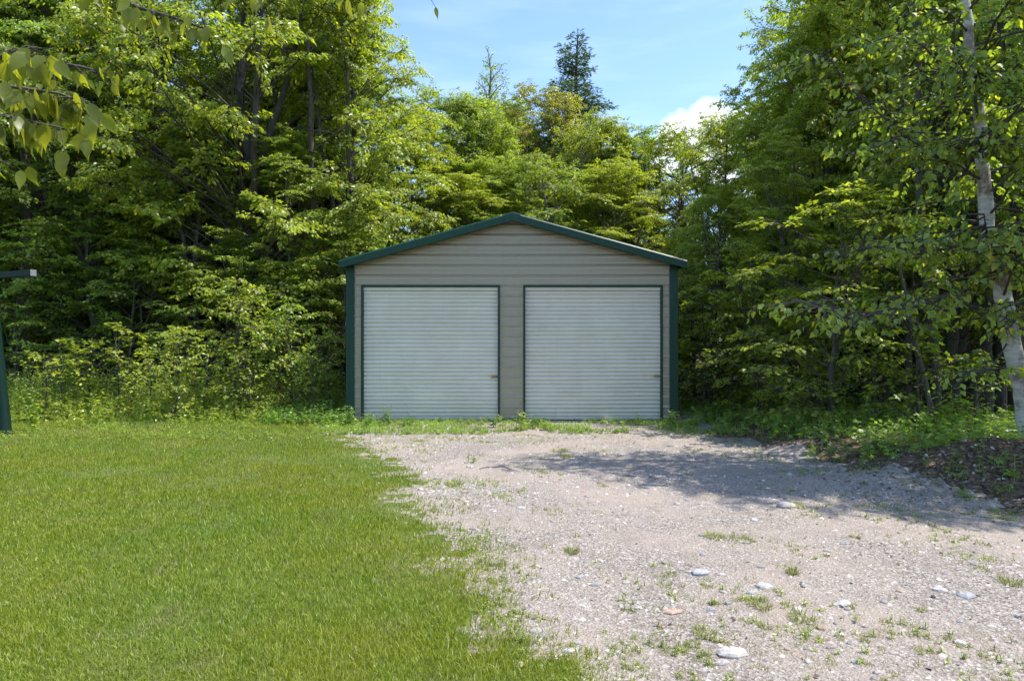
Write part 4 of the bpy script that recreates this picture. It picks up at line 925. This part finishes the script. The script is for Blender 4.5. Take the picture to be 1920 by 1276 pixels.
for i, a in enumerate([
    (1475, 946, 48, 0, (.66, .65, .65), 'long flat grey slab lying in the tree shade on the drive', .14),
    (1372, 1226, 56, 0, PALE, 'largest pale flat rock at the near edge of the drive', .28),
    (1353, 1243, 24, 0, (.78, .72, .70), 'small pale stone touching the largest pale rock', .4),
    (1311, 1082, 46, 0, (.80, .81, .85), 'pale bluish flat rock in the middle of the sunny drive', .16),
    (1433, 1107, 34, 0, PALE, 'pale wedge stone right of the pale bluish flat rock', .25),
    (1750, 1127, 12, 0, BLK, 'small black stone on the right of the drive', .6),
    (1260, 1152, 38, 0, WARM, 'rusty brown flat stone near the middle of the drive', .12),
    (1240, 1178, 13, 0, PNK, 'small reddish stone below the rusty brown one', .5),
    (1580, 1141, 36, 0, PALE, 'pale flat stone in the weeds, centre right', .2),
    (1495, 1149, 22, 0, PALE, 'pale stone left of the weeds centre right', .4),
    (1762, 1113, 24, 0, PALE, 'white stone just above the small black one', .4),
    (1810, 1122, 40, 0, (.74, .76, .78), 'row-end pale slab right of the small black stone', .18),
    (1785, 1118, 16, 0, PALE, 'small white stone between the white stone and the pale slab', .45),
    (1409, 1118, 20, 0, BLU, 'greenish grey stone under the pale wedge', .4),
    (1332, 1148, 16, 0, BLU, 'bluish lump of stone on the brown patch of the drive', .45),
    (1197, 1147, 14, 0, PALE, 'round pale stone left of the rusty brown one', .6),
    (1088, 1091, 17, 0, BLU, 'small bluish stone in the gravel near the lawn edge', .4),
    (1120, 1103, 30, 0, GRY, 'flat grey stone in the gravel near the lawn edge', .15),
    (1016, 1198, 17, 0, GRY, 'rounded grey stone half in the lawn edge', .6),
    (1005, 1187, 26, 0, (.66, .64, .61), 'flat stone behind the rounded grey one at the lawn edge', .25),
    (1066, 1224, 22, 0, PALE, 'pale stone in the gravel right of the lawn corner', .35),
    (1126, 1059, 12, 0, PALE, 'small white stone on the drive centre', .5),
    (887, 998, 15, 0, GRY, 'dark-edged flat stone near the lawn edge', .4),
    (789, 921, 13, 0, PALE, 'white stone sitting where lawn and gravel meet', .5),
    (881, 878, 14, 0, PALE, 'pale stone beside the fallen twig', .4),
    (978, 957, 17, 0, PALE, 'pale stone in the open gravel before the garage', .3),
    (1583, 890, 16, 0, BLU, 'bluish grey stone at the foot of the weedy bank', .6),
    (1617, 846, 12, 0, (.8, .8, .85), 'round grey stone in the bank plants', .8),
    (1459, 810, 12, 0, PALE, 'pale stone among leaves on the bank beyond the dirt pile', .9),
    (1884, 978, 15, 0, GRY, 'grey stone near the right edge of the picture', .6),
    (1800, 1211, 24, 0, PALE, 'pale stone in weeds at the lower right', .3),
    (1540, 1180, 22, 0, WARM, 'tan stone lying below the weeds centre right', .3),
    (1345, 972, 9, 0, PALE, 'tiny white stone in front of the shade', .5)]):
    stone(a[0], a[1], a[2], a[3], a[4], a[5], seed=i+200, flat=a[6])
rg = np.random.RandomState(77); k = 0
while k < 110:
    py = 638+rg.uniform(.26, 1.0)**1.0*640; px = rg.uniform(800, 1915); x, y = g2w(px, py)
    if zone(x, y) != 1 or y > 14: continue
    stone(px, py, rg.uniform(8, 17)*(.6+.5*(py-638)/640), 0, [PALE, GRY, (.68, .65, .62), WARM, BLU][rg.randint(5)], 'small loose stone scattered on the gravel drive', 'small stones scattered on the drive', seed=400+k, flat=rg.uniform(.25, .5)); k += 1

# fallen twig
w = Wood(); T = [(898, 882), (912, 879), (925, 879.5), (942, 877.5), (955, 881), (971, 885)]
pts = []; 
for i, (px, py) in enumerate(T):
    x, y = g2w(px, py); pts.append((x, y, float(gz(x, y))+.008+.008*math.sin(i*.9)))
w.tube(pts, [.003, .006, .008, .007, .005, .003], 6); o = link('fallen_twig', w.mesh('fallen_twig', BARK)); tag(o, 'thin dark twig lying on the gravel before the left door', 'twig')

# ------------------------------------------------------------------ weeds and undergrowth
def plant_leaves(rg, lv, x, y, z, h, n, leaf, spread=.35, ferny=False):
    """an upright leafy stem (or several) with leaves up its height"""
    az0 = rg.uniform(0, 6.28); ln = rg.uniform(0, spread); top = np.array([math.cos(az0)*ln*h, math.sin(az0)*ln*h, h])
    u = rg.uniform(.15, 1, n)[:, None]; P = np.array([x, y, z])+top*u
    a = rg.uniform(0, 6.28, n); D = np.stack([np.cos(a), np.sin(a), rg.uniform(-.35, .45, n)], 1)
    P = P+D*leaf*.15
    lv.add(P, D, np.array([[0, 0, 1.]])+rg.normal(0, .35, (n, 3)), leaf*rg.uniform(.6, 1.2, n)*(1.15-.55*u[:, 0]))
    return top
def undergrowth(name, pos, hs, leaf, tpl, label, cat, seed, n0=9, tint=(1, 1, 1), mat=None):
    rg = np.random.RandomState(seed); lv = Leaves(); w = Wood()
    for (x, y), h in zip(pos, hs):
        z = float(gz(x, y)); t = plant_leaves(rg, lv, x, y, z, h, max(4, int(n0*rg.uniform(.7, 1.4))), leaf)
        w.tube([(x, y, z-.02), (x+t[0]*.5, y+t[1]*.5, z+t[2]*.55), (x+t[0], y+t[1], z+t[2])], [.004, .003, .002], 3)
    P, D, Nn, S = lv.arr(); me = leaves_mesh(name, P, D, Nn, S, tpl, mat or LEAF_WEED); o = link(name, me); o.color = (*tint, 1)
    tag(o, label, cat, kind='stuff'); s = link('stems', w.mesh('stems', LEAF_WEED), o); return o
def pts_in(n, x0, x1, y0, y1, dens, seed):
    r = np.random.RandomState(seed); out = []
    while len(out) < n:
        x = r.uniform(x0, x1, n*3); y = r.uniform(y0, y1, n*3); k = r.rand(n*3) < dens(x, y); out += list(zip(x[k], y[k]))
    return out[:n]
# left: weeds that grow taller towards the wood
dl = lambda x, y: sstep(14.6, 17.0, y+(fbm(x, y, .8, 5)-.5)*2.2)*(x < GX0-.1)
p = pts_in(4200, -16, -3.7, 14.0, 18.6, dl, 11); hs = [(.16+.7*float(sstep(14.5, 18, y)))*rs.uniform(.6, 1.35) for x, y in p]
undergrowth('weeds', p, hs, .085, T_RH, 'sunlit leafy weeds along the foot of the left wood', 'weeds', 1, n0=12, tint=(1.25, 1.12, 1.0))  # raised tint puts sunlit brightness into the leaf colour
p = pts_in(1500, -16, -3.7, 12.4, 17.0, lambda x, y: .4+.6*(fbm(x, y, 1.2, 15) > .5), 12); hs = [rs.uniform(.05, .16) for _ in p]
undergrowth('clover', p, hs, .05, T_RH, 'low clover and seedlings in the back of the lawn', 'weeds', 2, n0=9, tint=(1.1, 1.05, 1))
# corner left of the garage; its shade is put into the dark leaf tint
p = pts_in(420, -5.4, -3.55, 14.6, 17.0, lambda x, y: np.ones_like(x), 13); hs = [rs.uniform(.12, .42) for _ in p]
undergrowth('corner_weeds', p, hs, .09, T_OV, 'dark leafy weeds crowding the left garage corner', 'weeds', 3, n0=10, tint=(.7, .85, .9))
# right bank
dr = lambda x, y: sstep(.15, 1.1, x-right_edge(y)+(fbm(x, y, 1.3, 25)-.5)*1.0)*np.where((y < 9.4) & (x > 5.0), .75, 1)
p = pts_in(1700, 3.9, 12, 8.0, 19.0, dr, 14); hs = [rs.uniform(.10, .42) for _ in p]
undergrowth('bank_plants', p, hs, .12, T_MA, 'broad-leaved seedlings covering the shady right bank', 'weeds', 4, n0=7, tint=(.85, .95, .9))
p = pts_in(2400, 3.9, 11, 7.6, 19.0, dr, 15); hs = [rs.uniform(.06, .3) for _ in p]
undergrowth('bank_weeds', p, hs, .07, T_RH, 'small leafy weeds mixed into the right bank', 'weeds', 5, n0=10, tint=(.9, 1.0, .9))
# strip in front of the garage
ds = lambda x, y: sstep(.42, .6, fbm(x, y, 1.3, 35)+.20*(x < -.5)+.15*(y > 14.9))*(y < 15.38)
p = pts_in(2200, -4.0, 4.4, 13.2, 15.4, ds, 16); hs = [rs.uniform(.03, .13) for _ in p]
undergrowth('doorstep_weeds', p, hs, .05, T_RH, 'low weeds sprouting along the foot of the garage doors', 'weeds', 6, n0=10, tint=(.95, 1.0, .95))
# low weeds on the gravel
p = [(x, y) for x, y in pts_in(2600, -4, 6.5, 3.2, 14.2, lambda x, y: sparse_d(x, y), 17)]; hs = [rs.uniform(.012, .045) for _ in p]
undergrowth('gravel_weeds', p, hs, .024, T_RH, 'tiny broad-leaved weeds rooted in the gravel', 'weeds', 7, n0=6, tint=(1.25, 1.05, 1.2))

def weed_plant(px, py, h, leaf, label, seed, tint=(1, 1, 1), stems=3, n=14, tpl=T_OV, name='weed_plant', group=None):
    x, y = g2w(px, py); y = min(y, 15.25); rg = np.random.RandomState(seed); e = empty(name, (x, y, float(gz(x, y)))); tag(e, label, 'plant', group)
    w = Wood(); lv = Leaves()
    for i in range(stems):
        bx, by = rg.normal(0, .05, 2); t = plant_leaves(rg, lv, bx, by, 0, h*rg.uniform(.7, 1.1), n, leaf, .4)
        w.tube([(bx, by, -.02), (bx+t[0]*.5, by+t[1]*.5, t[2]*.55), (bx+t[0], by+t[1], t[2])], [.005, .004, .002], 4)
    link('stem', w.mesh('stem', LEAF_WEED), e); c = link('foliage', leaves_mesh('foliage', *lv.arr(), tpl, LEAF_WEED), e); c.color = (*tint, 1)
for a in [(970, 806, .42, .10, 'tall sunlit weed with pale leaves between the two doors', 1, (1.2, 1.1, 1.3), 4),  # door weeds: low tints paint in the wall's shade, high ones sunlit tops
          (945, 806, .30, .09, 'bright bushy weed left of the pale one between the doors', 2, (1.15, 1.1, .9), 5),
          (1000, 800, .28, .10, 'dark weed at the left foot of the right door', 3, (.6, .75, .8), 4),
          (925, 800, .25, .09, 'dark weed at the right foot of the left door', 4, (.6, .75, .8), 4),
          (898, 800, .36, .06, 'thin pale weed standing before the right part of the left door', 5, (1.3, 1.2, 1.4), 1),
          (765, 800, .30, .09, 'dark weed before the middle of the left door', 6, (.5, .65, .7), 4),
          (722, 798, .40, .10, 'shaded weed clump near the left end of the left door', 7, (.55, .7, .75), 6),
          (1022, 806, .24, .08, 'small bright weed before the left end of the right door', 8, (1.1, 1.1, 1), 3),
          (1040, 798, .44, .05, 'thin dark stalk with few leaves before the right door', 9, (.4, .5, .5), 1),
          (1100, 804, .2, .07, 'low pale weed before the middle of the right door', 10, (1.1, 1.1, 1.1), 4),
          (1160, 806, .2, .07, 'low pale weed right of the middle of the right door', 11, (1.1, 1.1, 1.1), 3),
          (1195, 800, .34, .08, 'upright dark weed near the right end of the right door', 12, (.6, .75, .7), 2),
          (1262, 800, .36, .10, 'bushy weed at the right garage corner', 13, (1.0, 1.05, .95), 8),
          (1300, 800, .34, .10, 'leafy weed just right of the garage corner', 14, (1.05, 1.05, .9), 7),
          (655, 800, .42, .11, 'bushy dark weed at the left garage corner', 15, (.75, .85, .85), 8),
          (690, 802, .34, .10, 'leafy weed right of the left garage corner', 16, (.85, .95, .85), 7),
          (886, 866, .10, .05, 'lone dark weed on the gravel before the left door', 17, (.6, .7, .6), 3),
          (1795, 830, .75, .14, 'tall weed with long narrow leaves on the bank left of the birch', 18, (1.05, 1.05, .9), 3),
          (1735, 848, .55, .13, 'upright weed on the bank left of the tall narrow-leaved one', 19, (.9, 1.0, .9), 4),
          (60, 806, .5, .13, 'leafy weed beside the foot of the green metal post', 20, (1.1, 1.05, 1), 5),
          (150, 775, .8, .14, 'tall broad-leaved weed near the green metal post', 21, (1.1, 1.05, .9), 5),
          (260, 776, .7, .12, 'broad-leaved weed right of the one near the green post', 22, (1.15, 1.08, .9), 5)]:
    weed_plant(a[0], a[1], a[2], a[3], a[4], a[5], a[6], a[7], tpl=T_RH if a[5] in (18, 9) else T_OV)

# grass tufts and weed tufts on the drive
def tuft(px, py, rpx, label, seed, group=None, h=.09, n=140):
    x, y = g2w(px, py); rg = np.random.RandomState(seed); r = rpx/F*y; m = n
    a = rg.uniform(0, 6.28, m); q = r*np.sqrt(rg.rand(m)); X = x+np.cos(a)*q*1.0; Yv = y+np.sin(a)*q*1.3
    b = np.stack([X, Yv, gz(X, Yv)-.004], 1); d = np.stack([np.cos(a)*.5+rg.normal(0, .4, m), np.sin(a)*.5+rg.normal(0, .4, m), np.ones(m)], 1); d = unit(d); L = h*.75*rg.uniform(.4, 1.2, m)[:, None]
    fa = rg.uniform(0, 6.28, m); s = np.stack([np.cos(fa), np.sin(fa), 0*fa], 1)*(.0013+.0003*y)
    mid = b+d*L*.55; t = mid+unit(d+np.stack([np.cos(a), np.sin(a), -.5+0*a], 1)*.5)*L*.5
    V = np.stack([b-s, b+s, mid+s*.8, mid-s*.8, t], 1)-np.array([x, y, float(gz(x, y))]); T = (np.arange(m)*5)[:, None, None]+np.array([[(0, 1, 2), (0, 2, 3), (3, 2, 4)]])
    o = link('grass_tuft', np_mesh('grass_tuft', V, T, DRYG)); o.location = (x, y, float(gz(x, y))); tag(o, label, 'grass tuft', group)
for i, a in enumerate([(1385, 1012, 26, 'largest grass tuft alone on the open gravel'), (1340, 1008, 18, 'grass tuft just left of the largest one on the open gravel'), (852, 912, 16, 'round bright weed tuft near the lawn edge'),
                       (1072, 1042, 12, 'small tuft in the centre of the gravel'), (920, 1062, 30, 'dense tuft where the lawn frays into the gravel'), (1425, 1140, 22, 'tuft beside the pale wedge stone'),
                       (1505, 1165, 22, 'weed tuft between pale stones centre right'), (1050, 845, 18, 'tuft before the right door on the gravel'), (1062, 858, 12, 'smaller tuft behind the one before the right door'),
                       (1320, 1190, 20, 'weed tuft left of the largest pale rock'), (1895, 1095, 16, 'bluish green tuft at the right edge'), (1487, 1083, 9, 'small round tuft right of the pale bluish rock')]):
    tuft(a[0], a[1], a[2], a[3], 600+i)
rg = np.random.RandomState(99); k = 0
while k < 70:
    px = rg.uniform(800, 1915); py = rg.uniform(840, 1270); x, y = g2w(px, py)
    if zone(x, y) != 1 or (rg.rand() > .15+.85*float(sstep(.45, .62, fbm(x, y, 1.5, 61, 4)+.1*float(sstep(5.2, 3.9, y))))): continue
    tuft(px, py, rg.uniform(5, 15)*(.5+.6*(py-638)/640), 'small grass tuft scattered on the gravel drive', 700+k, 'small tufts on the drive', h=rg.uniform(.025, .055), n=int(rg.uniform(25, 70))); k += 1

# ------------------------------------------------------------------ dead leaves on the right bank and mound
def litter(n, x0, x1, y0, y1, dens, seed, size):
    p = np.array(pts_in(n, x0, x1, y0, y1, dens, seed)); r = np.random.RandomState(seed); z = gz(p[:, 0], p[:, 1])+r.uniform(0, .03, len(p))
    P = np.stack([p[:, 0], p[:, 1], z], 1); a = r.uniform(0, 6.28, len(p)); D = np.stack([np.cos(a), np.sin(a), r.normal(0, .35, len(p))], 1)
    return P, D, np.array([[0, 0, 1.]])+r.normal(0, .6, (len(p), 3)), size*r.uniform(.5, 1.2, len(p))
m, t, o_ = mat_new('dead_leaf'); geo = N(t, 'ShaderNodeNewGeometry')
p_ = N(t, 'ShaderNodeBsdfPrincipled', {'Base Color': ramp(t, geo.outputs['Random Per Island'], [(0, (.04, .032, .026)), (.45, (.11, .085, .065)), (.8, (.22, .185, .155)), (1, (.45, .41, .37))]), 'Roughness': .7}); t.links.new(p_.outputs[0], o_.inputs[0]); DEAD = m
mnd = lambda x, y: np.exp(-(((x-6.2)/1.5)**2+((y-8.7)/.7)**2))+.10*sstep(0, .5, x-right_edge(y)+.2)
o = link('dead_leaves', leaves_mesh('dead_leaves', *litter(2400, 3.5, 10, 6.5, 15, mnd, 3, .06), T_OV, DEAD)); tag(o, 'brown dead leaves on the dirt mound and along the right bank', 'dead leaves', kind='stuff')

p = np.array(pts_in(900, -3, 7, 3.2, 14.5, lambda x, y: np.where(zone(x, y) == 1, .25+.75*sstep(-1.5, 1.5, x-2.5), 0), 44)); r = np.random.RandomState(4); a = r.uniform(0, 6.28, len(p))
o = link('drive_litter', leaves_mesh('drive_litter', np.stack([p[:, 0], p[:, 1], gz(p[:, 0], p[:, 1])+.008], 1), np.stack([np.cos(a), np.sin(a), r.normal(0, .2, len(p))], 1), np.array([[0, 0, 1.]])+r.normal(0, .4, (len(p), 3)), r.uniform(.015, .045, len(p)), T_OV, DEAD)); tag(o, 'bits of dead leaf and bark scattered over the gravel', 'dead leaves', kind='stuff')
